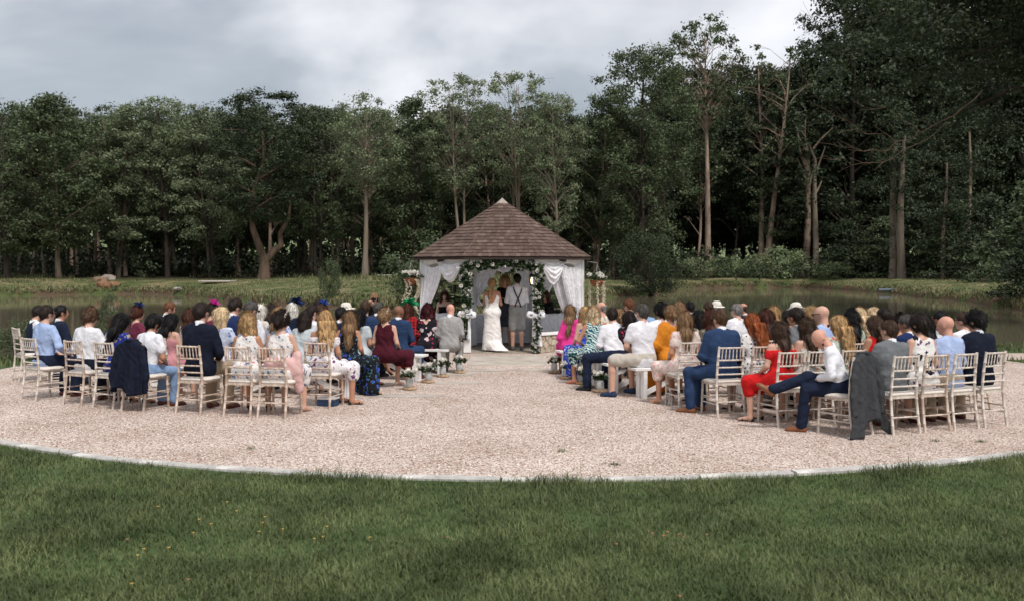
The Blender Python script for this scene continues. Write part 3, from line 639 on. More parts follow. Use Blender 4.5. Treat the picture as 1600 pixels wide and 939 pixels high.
# pond
m_water = mat('pond_water', (.15, .13, .085), rough=.045, spec=.5)
t = m_water.node_tree; bs = t.nodes['Principled BSDF']; tcn = N(t, 'ShaderNodeTexCoord'); mpn = N(t, 'ShaderNodeMapping'); mpn.inputs['Scale'].default_value = (1, .35, 1); t.links.new(tcn.outputs['Object'], mpn.inputs[0])
nz = N(t, 'ShaderNodeTexNoise', i_Scale=3.0, i_Detail=3.0); t.links.new(mpn.outputs[0], nz.inputs['Vector']); bn = N(t, 'ShaderNodeBump', i_Strength=.06, i_Distance=.05); t.links.new(nz.outputs[0], bn.inputs['Height']); t.links.new(bn.outputs[0], bs.inputs['Normal'])
bs.inputs['IOR'].default_value = 1.33
tag(link('pond', npmesh('pond', [(-90, 10, WZ), (60, 10, WZ), (60, 125, WZ), (-90, 125, WZ)], [(0, 1, 2, 3)], False, m_water)), kind='structure')
tag(link('pond_bed', npmesh('pond_bed', [(-95, 8, -1.25), (65, 8, -1.25), (65, 130, -1.25), (-95, 130, -1.25)], [(0, 1, 2, 3)], False, mat('pond_mud', (.05, .045, .03)))), kind='structure')
# land to the horizon
b = MB(); ring = []
for k in range(64):
    a = 2 * math.pi * k / 64
    for r_, z in ((60, -1.6), (170, 1.5), (420, 30), (1500, 40)): ring.append((r_ * math.cos(a) + 2, r_ * math.sin(a) + 30, z if math.sin(a) > -.2 else min(z, -.3)))
b.add(ring, [(k*4+j, k*4+j+1, ((k+1) % 64)*4+j+1, ((k+1) % 64)*4+j) for k in range(64) for j in range(3)])
tag(b.build('far_field', mat('field_grass', (.16, .20, .09), rough=.9, var=.25, vscale=.05), smooth=True), kind='structure')
# gravel court
m_grav = bpy.data.materials.new('gravel'); m_grav.use_nodes = True; t = m_grav.node_tree; b = t.nodes['Principled BSDF']; b.inputs['Roughness'].default_value = .9; b.inputs['Specular IOR Level'].default_value = .15
tcn = N(t, 'ShaderNodeTexCoord'); vo = N(t, 'ShaderNodeTexVoronoi', i_Scale=58.0); t.links.new(tcn.outputs['Object'], vo.inputs['Vector'])
sp = N(t, 'ShaderNodeSeparateColor'); t.links.new(vo.outputs['Color'], sp.inputs[0])
gc = ramp(t, sp.outputs[0], [(0, (.15, .085, .06)), (.08, (.36, .23, .17)), (.2, (.54, .42, .35)), (.45, (.70, .60, .54)), (.75, (.80, .73, .69)), (1, (.88, .84, .81))])
dk = ramp(t, vo.outputs['Distance'], [(.42, (1, 1, 1)), (.75, (.42, .36, .32))])
big = N(t, 'ShaderNodeTexNoise', i_Scale=.8, i_Detail=5.0); t.links.new(tcn.outputs['Object'], big.inputs['Vector'])
gc = mixc(t, 1.0, mixc(t, 1.0, gc, dk, 'MULTIPLY'), ramp(t, big.outputs[0], [(.34, (.85, .79, .74)), (.5, (.97, .93, .90)), (.66, (1.06, 1.03, 1.0))]), 'MULTIPLY')
t.links.new(gc, b.inputs['Base Color']); bn = N(t, 'ShaderNodeBump', i_Strength=.9, i_Distance=.015); bn.invert = True; t.links.new(vo.outputs['Distance'], bn.inputs['Height']); t.links.new(bn.outputs[0], b.inputs['Normal'])
ph = [2 * math.pi * k / 160 for k in range(160)]
me = bpy.data.meshes.new('gravel_court'); me.from_pydata([(DX + (DR - .02) * math.cos(a), DY + (DR - .02) * math.sin(a), .006) for a in ph], [], [tuple(range(160))]); me.materials.append(m_grav)
tag(link('gravel_court', me), kind='structure')
me = npmesh('gravel_path', [(8, 21.2, .0025), (40, 20.2, .0025), (40, 22, .0025), (8, 22.9, .0025)], [(0, 1, 2, 3)], False, m_grav); tag(link('gravel_path', me), kind='structure')
# loose pebbles (uncountable)
def in_view(x, y, mrg=.6): return abs(x) < .52 * y + mrg
n = 46000; yy = 8.9 + rng.random(n) ** 1.5 * 9; xx = (rng.random(n) - .5) * 2 * (.53 * yy + .4)
ok = ((xx - DX) ** 2 + (yy - DY) ** 2 < (DR - .05) ** 2); xx, yy = xx[ok], yy[ok]; n = len(xx)
O = np.array([(1, 0, 0), (-.5, .87, 0), (-.5, -.87, 0), (.15, .1, .75), (-.4, -.2, .6)])
Of = np.array([(0, 1, 3), (1, 4, 3), (1, 2, 4), (2, 0, 3), (2, 3, 4)])
s = (.005 + .008 * rng.random(n) ** 2)[:, None, None]; a = rng.random(n) * 6.283; ca, sa = np.cos(a), np.sin(a)
P = O[None] * s * np.array([1.25, .9, .8]); P = np.stack([P[..., 0]*ca[:, None]-P[..., 1]*sa[:, None], P[..., 0]*sa[:, None]+P[..., 1]*ca[:, None], P[..., 2]], -1) + np.stack([xx, yy, np.full(n, .004)], -1)[:, None]
m_peb = bpy.data.materials.new('pebble'); m_peb.use_nodes = True; t = m_peb.node_tree; b = t.nodes['Principled BSDF']; b.inputs['Roughness'].default_value = .8
g = N(t, 'ShaderNodeNewGeometry'); t.links.new(ramp(t, g.outputs['Random Per Island'], [(0, (.15, .085, .055)), (.11, (.38, .22, .14)), (.25, (.58, .43, .34)), (.5, (.74, .64, .57)), (1, (.88, .84, .80))]), b.inputs['Base Color'])
tag(link('loose_gravel', npmesh('loose_gravel', P.reshape(-1, 3), (Of[None] + np.arange(n)[:, None, None] * 5).reshape(-1, 3), False, m_peb)), kind='stuff')
# kerb: a ring of concrete edging stones, one object each
m_kerb = mat('kerb_concrete', (.50, .48, .45), rough=.9, var=.3, vscale=5, bump=.4, bscale=60)
kerb = tag(empty('kerb_edging', (DX, DY, 0)), kind='structure')
nk = 70; protok = None
for k in range(nk):
    a = 2 * math.pi * (k + .5) / nk
    if math.sin(a) > -.12: continue
    if protok is None:
        b = MB(); h_ = math.pi / nk * .978; VV = []
        for i in range(5):
            q = -h_ + 2 * h_ * i / 4
            for r_, z in ((DR, -.05), (DR, .022), (DR + .012, .034), (DR + .118, .034), (DR + .13, .022), (DR + .13, -.05)): VV.append((r_ * math.cos(q), r_ * math.sin(q), z))
        b.add(VV, [(i*6+j, i*6+j+1, (i+1)*6+j+1, (i+1)*6+j) for i in range(4) for j in range(5)] + [tuple(range(6)), tuple(range(24, 30))[::-1]]); protok = b.mesh('kerb_stone', m_kerb)
    o = link('kerb_stone', protok, None, kerb, (rb.uniform(-.012, .012), rb.uniform(-.012, .012), rb.uniform(-.010, .006)), a + rb.uniform(-.001, .001))
# concrete aisle slabs
m_conc = mat('aisle_concrete', (.42, .36, .30), rough=.9, var=.22, vscale=2.2, bump=.5, bscale=45, col2=(.52, .46, .40))
path = tag(empty('concrete_path', (-.2, 20, 0)), kind='structure')
sl_ = [(-.12, 21.55, 1.56, 1.15), (-.10, 20.35, 1.6, 1.2)]
for x, y, w_, d_ in sl_:
    b = MB(); b.box((x + .2, y - 20, .008), (w_, d_, .012), ch=.003); b.build('slab', m_conc, path)
for x, y, w_, d_ in ((-1.15, 18.2, .9, .5), (1.3, 18.3, .9, .5), (-.95, 16.8, 1.0, .4), (1.5, 17.1, .9, .4), (-1.6, 15.1, 1.2, .4), (-.6, 18.9, 1.2, .5), (.5, 19, 1.1, .45)):   # worn bare patches in the gravel
    b = MB(); kk = 22; b.add([(x + w_/2 * math.cos(i*6.283/kk) * rb.uniform(.8, 1.15), y + d_/2 * math.sin(i*6.283/kk) * rb.uniform(.75, 1.2), .0095) for i in range(kk)], [tuple(range(kk))])
    tag(b.build('bare_path', m_conc), kind='structure')
# lawn blades in the foreground (uncountable)
def blades(name, xx, yy, zz, hh, ww, m, lean=.5, seed=1, rows=2):
    r = np.random.default_rng(seed); n = len(xx); a = r.random(n) * 6.283; d = np.stack([np.cos(a), np.sin(a), np.zeros(n)], -1); sd = np.stack([-np.sin(a), np.cos(a), np.zeros(n)], -1)
    p = np.stack([xx, yy, zz], -1); l = (lean * (.3 + r.random(n)))[:, None] * hh[:, None]; up = np.array([0, 0, 1.0]); w_ = ww[:, None]; h_ = hh[:, None]
    A = np.stack([p - sd*w_*.5, p + sd*w_*.5, p + d*l*.35 + up*h_*.6 - sd*w_*.42, p + d*l*.35 + up*h_*.6 + sd*w_*.42, p + d*l*1.1 + up*h_], 1).reshape(-1, 3)
    k = np.arange(n)[:, None] * 5; T = np.concatenate([k + [0, 1, 3], k + [0, 3, 2], k + [2, 3, 4]])
    return link(name, npmesh(name, A, T, True, m), m)
def vnoise(x, y, f, seed):
    r = np.random.default_rng(seed); s = 0
    for k in range(5): a = r.random() * 6.28; q = f * (.6 + r.random() * .9); s = s + np.sin(x * q * math.cos(a) + y * q * math.sin(a) + r.random() * 6.28)
    return s / 3.2
m_blade = mat('grass_blade', (.112, .155, .052), rough=.55, var=.5, vscale=1.3, island=.4, transl=.3, spec=.25, col2=(.18, .21, .088))
n = 215000; yy = 5.3 + rng.random(n) ** 1.15 * 6.2; xx = (rng.random(n) - .5) * 2 * (.53 * yy + .3)
dd = np.hypot(xx - DX, yy - DY); ok = (dd > DR + .165) & ((xx - DX) ** 2 + (yy - DY) ** 2 < 15.2 ** 2); xx, yy, dd = xx[ok], yy[ok], dd[ok]; n = len(xx)
cl_ = vnoise(xx, yy, 3.2, 5) + .6 * vnoise(xx, yy, 8, 6)
edge = np.clip(1 - (dd - DR - .16) / .4, 0, 1) * np.clip(vnoise(xx, yy, 2.6, 9) - .15, 0, 1)
keep = rng.random(n) < np.clip(.8 + .2 * cl_, .5, 1); xx, yy, cl_, edge = xx[keep], yy[keep], cl_[keep], edge[keep]; n = len(xx)
hh = (.026 + .026 * rng.random(n)) * (1 + .35 * np.clip(cl_, -.7, 1.2)) * (1 + 1.4 * edge); hh[rng.random(n) < .01] *= 1.9
tag(blades('lawn_grass', xx, yy, np.zeros(n), hh, .0042 + .0035 * rng.random(n), m_blade, 1.0), kind='stuff')
# thin lawn further left and right behind the court
n = 26000; yy = 19.5 + rng.random(n) * 6; xx = (rng.random(n) - .5) * 2 * (.55 * yy); ok = (np.hypot(xx - DX, yy - DY) > DR + .02) & ~((xx > 8.9) & (yy > 21.1) & (yy < 22.95)) & (yy < np.interp(xx, [p.x for p in near_sh], [p.y for p in near_sh])); xx, yy = xx[ok], yy[ok]; n = len(xx)
tag(blades('shore_grass', xx, yy, np.zeros(n), .05 + .10 * rng.random(n), .01 + .01 * rng.random(n), m_blade, .7, 3), kind='stuff')
# rough grass on the far bank (uncountable)
shA = np.array([(p.x, p.y) for p in shore]); nA = np.array([(v.x, v.y) for v in nrm])
n = 64000; i = rng.integers(0, len(shore) - 1, n); fr = rng.random(n)[:, None]; p = shA[i] * (1 - fr) + shA[i + 1] * fr; tt = rng.random(n) ** 2.0 * 16 + .05
nn = nA[i]
q = p + nn * tt[:, None]; z = np.interp(tt, [a for a, _ in prof], [c for _, c in prof]) - .03
ok = (np.abs(q[:, 0]) < .55 * q[:, 1] + 2); q, z, tt = q[ok], z[ok], tt[ok]; n = len(q)
i_ = [np.argmin((SH[:, 0] - a_) ** 2 + (SH[:, 1] - b_) ** 2) for a_, b_ in q[:1]]
D2 = np.full(n, 1e9)
for pt in SH: D2 = np.minimum(D2, (q[:, 0] - pt[0]) ** 2 + (q[:, 1] - pt[1]) ** 2)
D2 = np.sqrt(D2); ok = D2 > tt * .6; q, z, tt, D2 = q[ok], z[ok], tt[ok], D2[ok]; n = len(q); z = np.interp(D2, [a for a, _ in prof], [c for _, c in prof]) - .05
tall = np.where((D2 > 10) & (rng.random(n) < .6), 1.8, np.where(D2 < 1.2, 1.1, .55))
m_bg = mat('bank_grass', (.12, .165, .062), rough=.7, var=.4, vscale=.5, island=.5, transl=.25, col2=(.26, .24, .125))
tag(blades('bank_grass', q[:, 0], q[:, 1], z, (.08 + .18 * rng.random(n)) * tall, .04 + .04 * rng.random(n), m_bg, .6, 4), kind='stuff')
# ------------------------------------------------------------------ trees
m_barkd = mat('bark_dark', (.055, .042, .032), rough=.9, var=.4, vscale=3, stretch=(1, 1, .25), bump=1.0, bscale=12)
m_barkp = mat('bark_pale', (.36, .30, .24), rough=.9, var=.35, vscale=2.5, stretch=(1, 1, .3), bump=.8, bscale=10, col2=(.17, .13, .09))
m_barkr = mat('bark_reddish', (.27, .18, .13), rough=.9, var=.4, vscale=2.5, stretch=(1, 1, .3), bump=.8, bscale=10, col2=(.38, .29, .22))
LEAFM = dict(dark=mat('leaf_dark', (.042, .059, .028), rough=.55, island=.45, var=.3, vscale=.35, transl=.22, spec=.3),
             mid=mat('leaf_mid', (.088, .116, .055), rough=.55, island=.45, var=.3, vscale=.35, transl=.25, spec=.3),
             pale=mat('leaf_pale', (.18, .215, .12), rough=.55, island=.4, var=.25, vscale=.35, transl=.28, spec=.3),
             light=mat('leaf_light', (.26, .32, .17), rough=.55, island=.4, var=.25, vscale=.5, transl=.28, spec=.3))
def leaf_cloud(C, rad, per, size, seed, flat=.6):
    """leaf faces gathered into clumps round the centres C"""
    r = np.random.default_rng(seed); n = len(C) * per; c = np.repeat(C, per, 0); rr = np.repeat(np.asarray(rad), per)
    v = r.normal(0, 1, (n, 3)); v /= np.linalg.norm(v, axis=1)[:, None]; v *= (r.random(n) ** .5)[:, None]; v[:, 2] *= flat
    p = c + v * rr[:, None] * (1 + .25 * r.normal(0, 1, (n, 1)))
    nn = r.normal(0, 1, (n, 3)) * .55 + v * .9 + np.array([0, 0, .55]); nn /= np.linalg.norm(nn, axis=1)[:, None]
    u = np.cross(nn, r.normal(0, 1, (n, 3))); u /= np.linalg.norm(u, axis=1)[:, None]; w_ = np.cross(nn, u); s = (size * (.55 + .9 * r.random(n)))[:, None]
    A = np.stack([p - u*s*.5, p + w_*s*.30 + nn*s*.06, p + u*s*.5 - nn*s*.12, p - w_*s*.30 + nn*s*.06], 1).reshape(-1, 3)
    return A, np.arange(n * 4).reshape(n, 4)
def tree_meshes(key, H, base, rad, shape, nclump, per, clump, leaf, tr, seed, lean=0.0, stems=1, branches=34, low=0.0, bare=0, bend=.25, flat=.6, gap=0.0):
    r = random.Random(seed); rn = np.random.default_rng(seed); tb = MB(); paths = []
    for s in range(stems):
        a = r.uniform(0, 6.28); off = (0 if stems == 1 else .35); x, y = off * math.cos(a), off * math.sin(a); P = []; Rr = []; k = 9; lx, ly = lean + r.uniform(-.04, .04) + (.10 * math.cos(a) if stems > 1 else 0), r.uniform(-.04, .04) + (.1 * math.sin(a) if stems > 1 else 0)
        w1, w2 = r.uniform(0, 6), r.uniform(0, 6)
        for i in range(k):
            f = i / (k - 1); z = H * .93 * f; P.append((x + lx * z + bend * math.sin(f * 5 + w1) * f, y + ly * z + bend * math.sin(f * 4 + w2) * f, z - .3 * (i == 0))); Rr.append(tr * (1.0 - .85 * f) * (1.35 if i == 0 else 1) * (.75 if stems > 1 else 1))
        tb.tube(P, Rr, 9); paths.append((P, Rr))
    C = []; Rd = []
    for i in range(nclump):
        for _ in range(40):
            u = r.random(); z = base * H + (1 - base) * H * u; 
            e = {'round': math.sqrt(max(0, 1 - (2 * u - 1) ** 2)) * .85 + .15, 'tall': math.sin(math.pi * min(1, u * .92 + .08)) ** .7, 'vase': min(1, .35 + u * 1.1) * math.sqrt(max(0.02, 1 - u ** 4)), 'cone': (1 - u) * .95 + .05, 'flat': .9 + .2 * r.random()}[shape]
            q = rad * e * math.sqrt(r.uniform(.12 + .3 * gap, 1)); a = r.uniform(0, 6.283)
            P, _R = paths[r.randrange(stems)]; f = min(.999, z / (H * .93)); j = min(len(P) - 2, int(f * (len(P) - 1))); cx_, cy_ = P[j][0], P[j][1]
            c = (cx_ + q * math.cos(a), cy_ + q * math.sin(a), z)
            if all((c[0]-d[0])**2 + (c[1]-d[1])**2 + (1.4*(c[2]-d[2]))**2 > (clump * (.55 + gap)) ** 2 for d in C[-60:]): break
        C.append(c); Rd.append(clump * r.uniform(.65, 1.25))
    for c in C[:branches] + [None] * bare:
        P, Rr = paths[r.randrange(stems)]
        if c is None: c = (P[4][0] + r.uniform(-1, 1) * rad * .8, P[4][1] + r.uniform(-1, 1) * rad * .8, H * r.uniform(.3, .7))
        zt = max(H * .18, c[2] - r.uniform(.5, 1.0) * math.hypot(c[0], c[1]) - .3); f = min(.97, zt / (H * .93)); x = f * (len(P) - 1); j = int(x); g = x - j
        p0 = Vector(P[j]).lerp(Vector(P[j + 1]), g); r0 = (Rr[j] * (1 - g) + Rr[j + 1] * g) * .5; d = Vector(c) - p0; L = d.length
        mids = [p0 + d * t_ + Vector((r.gauss(0, .04) * L, r.gauss(0, .04) * L, .16 * L * math.sin(math.pi * t_) * (-1 if t_ < .0 else 1) * .6)) for t_ in (.33, .66)]
        tb.tube([p0] + mids + [Vector(c)], [r0, r0 * .7, r0 * .42, .012], 5, False)
        for _ in range(2): q = mids[1]; tb.tube([q, q.lerp(Vector(c), .5) + Vector((r.gauss(0, .12), r.gauss(0, .12), r.gauss(.1, .1))) * L * .7, q + (Vector(c) - q) * 1.0 + Vector((r.gauss(0, .25), r.gauss(0, .25), r.gauss(.1, .15))) * L * .7], [r0 * .35, r0 * .2, .008], 3, False)
    A, Q = leaf_cloud(np.array(C), Rd, per, leaf, seed + 50, flat)
    return tb.mesh(key + '_trunk', None, True), npmesh(key + '_crown', A, Q, False)
PROTO = {}
def proto(key):
    if key in PROTO: return PROTO[key]
    T = dict(
        denseA=dict(H=15.5, base=.17, rad=4.2, shape='tall', nclump=135, per=125, clump=.98, leaf=.23, tr=.20, seed=1, flat=.55),
        denseB=dict(H=15.5, base=.14, rad=4.6, shape='round', nclump=145, per=125, clump=.98, leaf=.23, tr=.22, seed=2, flat=.55),
        looseA=dict(H=15.5, base=.22, rad=3.7, shape='tall', nclump=105, per=100, clump=.78, leaf=.20, tr=.19, seed=3, stems=2, gap=.2, branches=55),
        looseB=dict(H=15.5, base=.28, rad=3.6, shape='vase', nclump=100, per=95, clump=.72, leaf=.20, tr=.18, seed=4, gap=.25, branches=60),
        airy=dict(H=17, base=.45, rad=4.0, shape='vase', nclump=105, per=88, clump=.70, leaf=.19, tr=.2, seed=5, stems=3, gap=.35, branches=80),
        slim=dict(H=15.5, base=.5, rad=3.2, shape='round', nclump=95, per=95, clump=.8, leaf=.19, tr=.24, seed=6, gap=.2, branches=55, bend=.2),
        big=dict(H=22, base=.10, rad=5.6, shape='round', nclump=260, per=115, clump=1.1, leaf=.24, tr=.42, seed=8, flat=.6),
        tallairy=dict(H=27, base=.60, rad=5.4, shape='vase', nclump=105, per=48, clump=.95, leaf=.34, tr=.42, seed=9, gap=.45, branches=90, bend=.3),
        sparse=dict(H=22, base=.5, rad=2.8, shape='tall', nclump=40, per=40, clump=.7, leaf=.32, tr=.42, seed=10, gap=.4, branches=40, bare=12, stems=2),
        pole=dict(H=15.5, base=.55, rad=2.6, shape='round', nclump=60, per=55, clump=.95, leaf=.32, tr=.22, seed=11, branches=20, bare=10, bend=.5),
        poleB=dict(H=14.5, base=.45, rad=3.0, shape='tall', nclump=70, per=55, clump=.95, leaf=.32, tr=.16, seed=12, branches=24, bare=14, bend=.6, lean=.06),
        shrub=dict(H=3.2, base=.02, rad=2.3, shape='round', nclump=60, per=75, clump=.62, leaf=.17, tr=.07, seed=13, branches=14, stems=3, flat=.8),
        bush=dict(H=5.6, base=.0, rad=3.1, shape='round', nclump=150, per=85, clump=.75, leaf=.17, tr=.12, seed=14, branches=10, stems=3, flat=.85),
        laurel=dict(H=6.5, base=.0, rad=3.6, shape='cone', nclump=110, per=75, clump=.95, leaf=.24, tr=.14, seed=15, branches=20, flat=.35))[key]
    PROTO[key] = tree_meshes(key, **T), T; return PROTO[key]
def tree(key, px, Y, leafm, barkm, label, cat='tree', group=None, H=None, base=None, rz=None, X=None, wide=1.0, name=None, z=None, deep=1.0):
    (tm, cm), T = proto(key); x = X if X is not None else (px - 800) / F * Y
    zz_ = z if z is not None else bank_z(x, Y)[0]
    o = empty(name or ('shrub' if cat == 'shrub' else 'tree'), (x, Y, zz_), rz if rz is not None else rb.uniform(0, 6.28)); s = (H or T['H']) / T['H']; o.scale = (s * wide, s * wide * deep, s)
    tag(o, label, cat, group); link('trunk', tm, barkm, o); link('crown', cm, LEAFM[leafm], o); return o
def topH(px, ytop, Y):
    x = (px - 800) / F * Y; return ray(px, ytop, Y).z - bank_z(x, Y)[0]
def ft(key, px, ytop, Y, lm, bm, label, wide=1.0, **k): return tree(key, px, Y, lm, bm, label, H=topH(px, ytop, Y), wide=wide, **k)
front = [
    ('denseB', 12, 158, 86, 'mid', m_barkd, 'dark dense tree at the far left edge of the wood with a thick trunk', 1.15),
    ('denseA', 92, 155, 89, 'mid', m_barkr, 'dark rounded tree with slanting trunk, second from the left along the far bank', 1.15),
    ('looseA', 178, 165, 92, 'pale', m_barkd, 'mid green loose tree left of the pale airy tree on the far left bank', 1.15),
    ('looseB', 262, 156, 93, 'pale', m_barkd, 'pale airy tree straight behind the earth scar of the left bank', 1.15),
    ('looseA', 335, 166, 92, 'pale', m_barkd, 'grey green tree left of the twisted oak on the far bank', 1.1),
    ('looseA', 495, 165, 92, 'mid', m_barkd, 'layered mid green tree between the twisted oak and the slim pale trunk', 1.05),
    ('slim', 570, 150, 84, 'pale', m_barkp, 'slim tree with one straight pale trunk standing left of the gazebo', 1.05),
    ('denseA', 648, 160, 90, 'mid', m_barkd, 'dark green tree just left of the gazebo roof, right of the slim pale trunk', 1.0),
    ('airy', 728, 118, 88, 'pale', m_barkp, 'tall airy pale tree rising above the left half of the gazebo roof', 1.0),
    ('airy', 815, 115, 89, 'pale', m_barkp, 'tall airy pale tree rising behind the tip of the gazebo roof', .95),
    ('looseB', 872, 150, 86, 'pale', m_barkp, 'slender tree with thin bare trunk right of the gazebo tip', .9),
    ('looseA', 925, 155, 94, 'mid', m_barkr, 'olive tree with a reddish trunk beside the big dark tree right of the gazebo', 1.0),
    ('big', 1002, 72, 92, 'mid', m_barkd, 'big dark tree right of the gazebo with its crown reaching low to the bush', 1.0),
    ('tallairy', 1106, 24, 116, 'mid', m_barkr, 'very tall open crowned tree with thick bare trunk behind the right bank', .85),
    ('sparse', 1190, 60, 119, 'mid', m_barkr, 'tree with forked reddish trunks and thin top on the right bank', 1.0)]
for k, px, yt, Y, lm, bm, lab, wd in front: ft(k, px, yt, Y, lm, bm, lab, wd, group='trees along the far bank')
ft('poleB', 1204, 230, 121, 'dark', m_barkr, 'thin leaning tree close beside the forked reddish trunks', group='trees along the far bank', rz=0.2)
ft('denseA', 1245, 100, 128, 'dark', m_barkd, 'dark bushy tree filling the gap behind the two bare ivy trunks', group='trees along the far bank')
ft('denseB', 1330, 50, 118, 'dark', m_barkd, 'dark tree between the bare ivy trunks and the pair of pale trunks', group='trees along the far bank', wide=1.1)
# twisted oak on the left bank
oz = bank_z(-21, 86)[0]; (tmA, cmA), TT = proto('denseB')
oak = tag(empty('tree', ((412 - 800) / F * 86, 86, oz)), 'twisted oak with a gnarled trunk split into crooked limbs on the far bank', 'tree', 'trees along the far bank')
b = MB(); b.tube([(0, 0, -.3), (.05, 0, .4), (.1, 0, 1.3), (.3, 0, 2.0)], [.66, .5, .44, .38], 10); b.tube([(.2, 0, 1.5), (.9, 0, 2.3), (1.5, .1, 2.9), (1.4, .2, 3.9), (2.2, .1, 5.2), (2.4, 0, 7)], [.38, .32, .27, .22, .16, .08], 8)
b.tube([(.1, 0, 1.4), (-.4, 0, 2.9), (-.9, 0, 4.3), (-1.0, .1, 6.0), (-.7, 0, 8), (.1, 0, 10), (0, 0, 13)], [.38, .32, .26, .22, .18, .12, .05], 8)
for q in range(6): z0 = 6 + q * 1.2; d = (-1) ** q; b.tube([(-.6, 0, z0), (-.6 + d * 1.3, rb.uniform(-1, 1), z0 + .8), (-.6 + d * rb.uniform(2, 3.6), rb.uniform(-2, 2), z0 + rb.uniform(.6, 2.4))], [.11, .07, .02], 5)
b.build('trunk', mat('bark_brown', (.11, .075, .052), rough=.9, var=.4, vscale=2, stretch=(1, 1, .3), bump=1.0, bscale=10), oak, True); co = link('crown', cmA, LEAFM['dark'], oak); s_ = topH(412, 143, 86) / TT['H']; co.scale = (s_ * 1.05, s_, s_ * .80); co.location = (0, 0, topH(412, 143, 86) * .2)
# bare ivy-clad trunks, pair of pale trunks
def snag(px, Y, ytop, r0, seed, label, bm, forks=5, ivy=True, lean=0.0):
    r = random.Random(seed); x = (px - 800) / F * Y; z = bank_z(x, Y)[0]; H = ray(px, ytop, Y).z - z
    o = tag(empty('tree', (x, Y, z)), label, 'tree', 'bare trunks on the right bank'); b = MB(); P = [(lean * H * f + .13 * math.sin(f * 5 + seed), .1 * math.sin(f * 4), H * .8 * f - .3 * (f == 0)) for f in (0, .12, .3, .5, .7, .85, 1)]
    b.tube(P, [r0 * 1.3, r0, r0 * .92, r0 * .8, r0 * .68, r0 * .55, r0 * .42], 10); C = []
    for i in range(forks):
        p = Vector(P[-1 - i % 3]); d = Vector((r.uniform(-1, 1), r.uniform(-.6, .6), r.uniform(1.2, 2.2))).normalized() * H * r.uniform(.12, .24)
        b.tube([p, p + d * .5 + Vector((r.uniform(-.3, .3), 0, .2)), p + d], [r0 * .4, r0 * .28, r0 * .15], 7)
    b.build('trunk', bm, o, True)
    for p, q in zip(P[:-2], P[1:-1]):
        for k in range(7): C.append(tuple(Vector(p).lerp(Vector(q), r.random()) + Vector((r.uniform(-.5, .4), r.uniform(-.5, .3), 0)) * r0 * 1.6))
    if not forks:
        Ct = [tuple(Vector(P[r.choice((3, 4, 5, 6))]) + Vector((r.gauss(0, 1.5), r.gauss(0, 1.2), r.gauss(.6, 1.2)))) for _ in range(34)]; A, Q = leaf_cloud(np.array(Ct), [r.uniform(.6, 1.1) for _ in Ct], 70, .22, seed + 9, .5); link('crown', npmesh('crown', A, Q, False), LEAFM['dark'], o)
    if ivy: A, Q = leaf_cloud(np.array(C), [.38] * len(C), 26, .2, seed, 1.4); link('ivy_leaves', npmesh('ivy_leaves', A, Q, False), LEAFM['dark'], o)
snag(1258, 117, 196, .42, 31, 'bare reddish trunk with stubby forked top and ivy up its stem', m_barkr, 7, True, .02)
snag(1273, 115, 205, .36, 32, 'straight pale bare trunk beside the ivy clad forked one', m_barkp, 3, False)
snag(1394, 102, 165, .40, 33, 'left and darker trunk of the pale pair under the overhanging oak', m_barkp, 0, True, .01)
snag(1408, 101, 155, .38, 34, 'right and paler trunk of the pair under the overhanging oak', m_barkp, 0, False)
snag(1475, 97, 210, .2, 35, 'thin reddish trunk in the shade right of the pale pair', m_barkr, 0, True)
snag(1514, 94, 150, .18, 36, 'thin grey trunk deep in the shade at the right', m_barkr, 0, True, -.01)
# rows of trees inside the wood
inner = 'dark slender tree deep inside the wood behind the front row'
ig = 'trees inside the wood'
for Yr, n, a0, a1 in ((97, 26, -60, 1010), (104, 26, -40, 1010), (112, 22, -70, 1000), (122, 30, -60, 1640)):
    for i in range(n):
        px = a0 + (a1 - a0) * (i + .5) / n + rb.uniform(-14, 14)
        Y = Yr + rb.uniform(-2.5, 2.5); tree(rb.choice(('pole', 'poleB', 'denseA', 'looseB', 'looseA', 'slim')), px, Y, rb.choice(('dark', 'mid', 'mid')), rb.choice((m_barkd, m_barkr, m_barkr, m_barkp)), inner, group=ig, H=topH(px, rb.uniform(166, 205), Y), wide=rb.uniform(.85, 1.1))
for i in range(28):
    px = 1045 + i * 22 + rb.uniform(-8, 8); Y = rb.uniform(124, 142) if px < 1330 else rb.uniform(117, 138); tree(rb.choice(('denseA', 'denseB', 'big')), px, Y, 'dark', m_barkd, 'dark tall tree in the wood behind the right bank', group='trees behind the right bank', H=topH(px, rb.uniform(85, 135) if px < 1330 else rb.uniform(-40, 60), Y), wide=.85)
# the woodland beyond, read as one mass
C = []; Rd = []
for i in range(1500):
    px = rb.uniform(-140, 1760); Y = rb.uniform(133, 148); x = (px - 800) / F * Y; C.append((x, Y, 1.5 + rb.random() ** .8 * (12.5 if px < 1000 else 24))); Rd.append(rb.uniform(1.4, 2.4))
A, Q = leaf_cloud(np.array(C), Rd, 40, .75, 77, .7); tag(link('woodland', npmesh('woodland', A, Q, False), LEAFM['dark']), kind='stuff')
C = []; Rd = []
for i in range(900):
    px = rb.uniform(-140, 1700); Y = rb.uniform(91, 128) + (10 if px > 1050 else 0); x = (px - 800) / F * Y; C.append((x, Y, 1.5 + rb.random() ** 2 * 2.4)); Rd.append(rb.uniform(.8, 1.6))
A, Q = leaf_cloud(np.array(C), Rd, 45, .34, 78, .6); tag(link('undergrowth', npmesh('undergrowth', A, Q, False), LEAFM['dark']), kind='stuff')
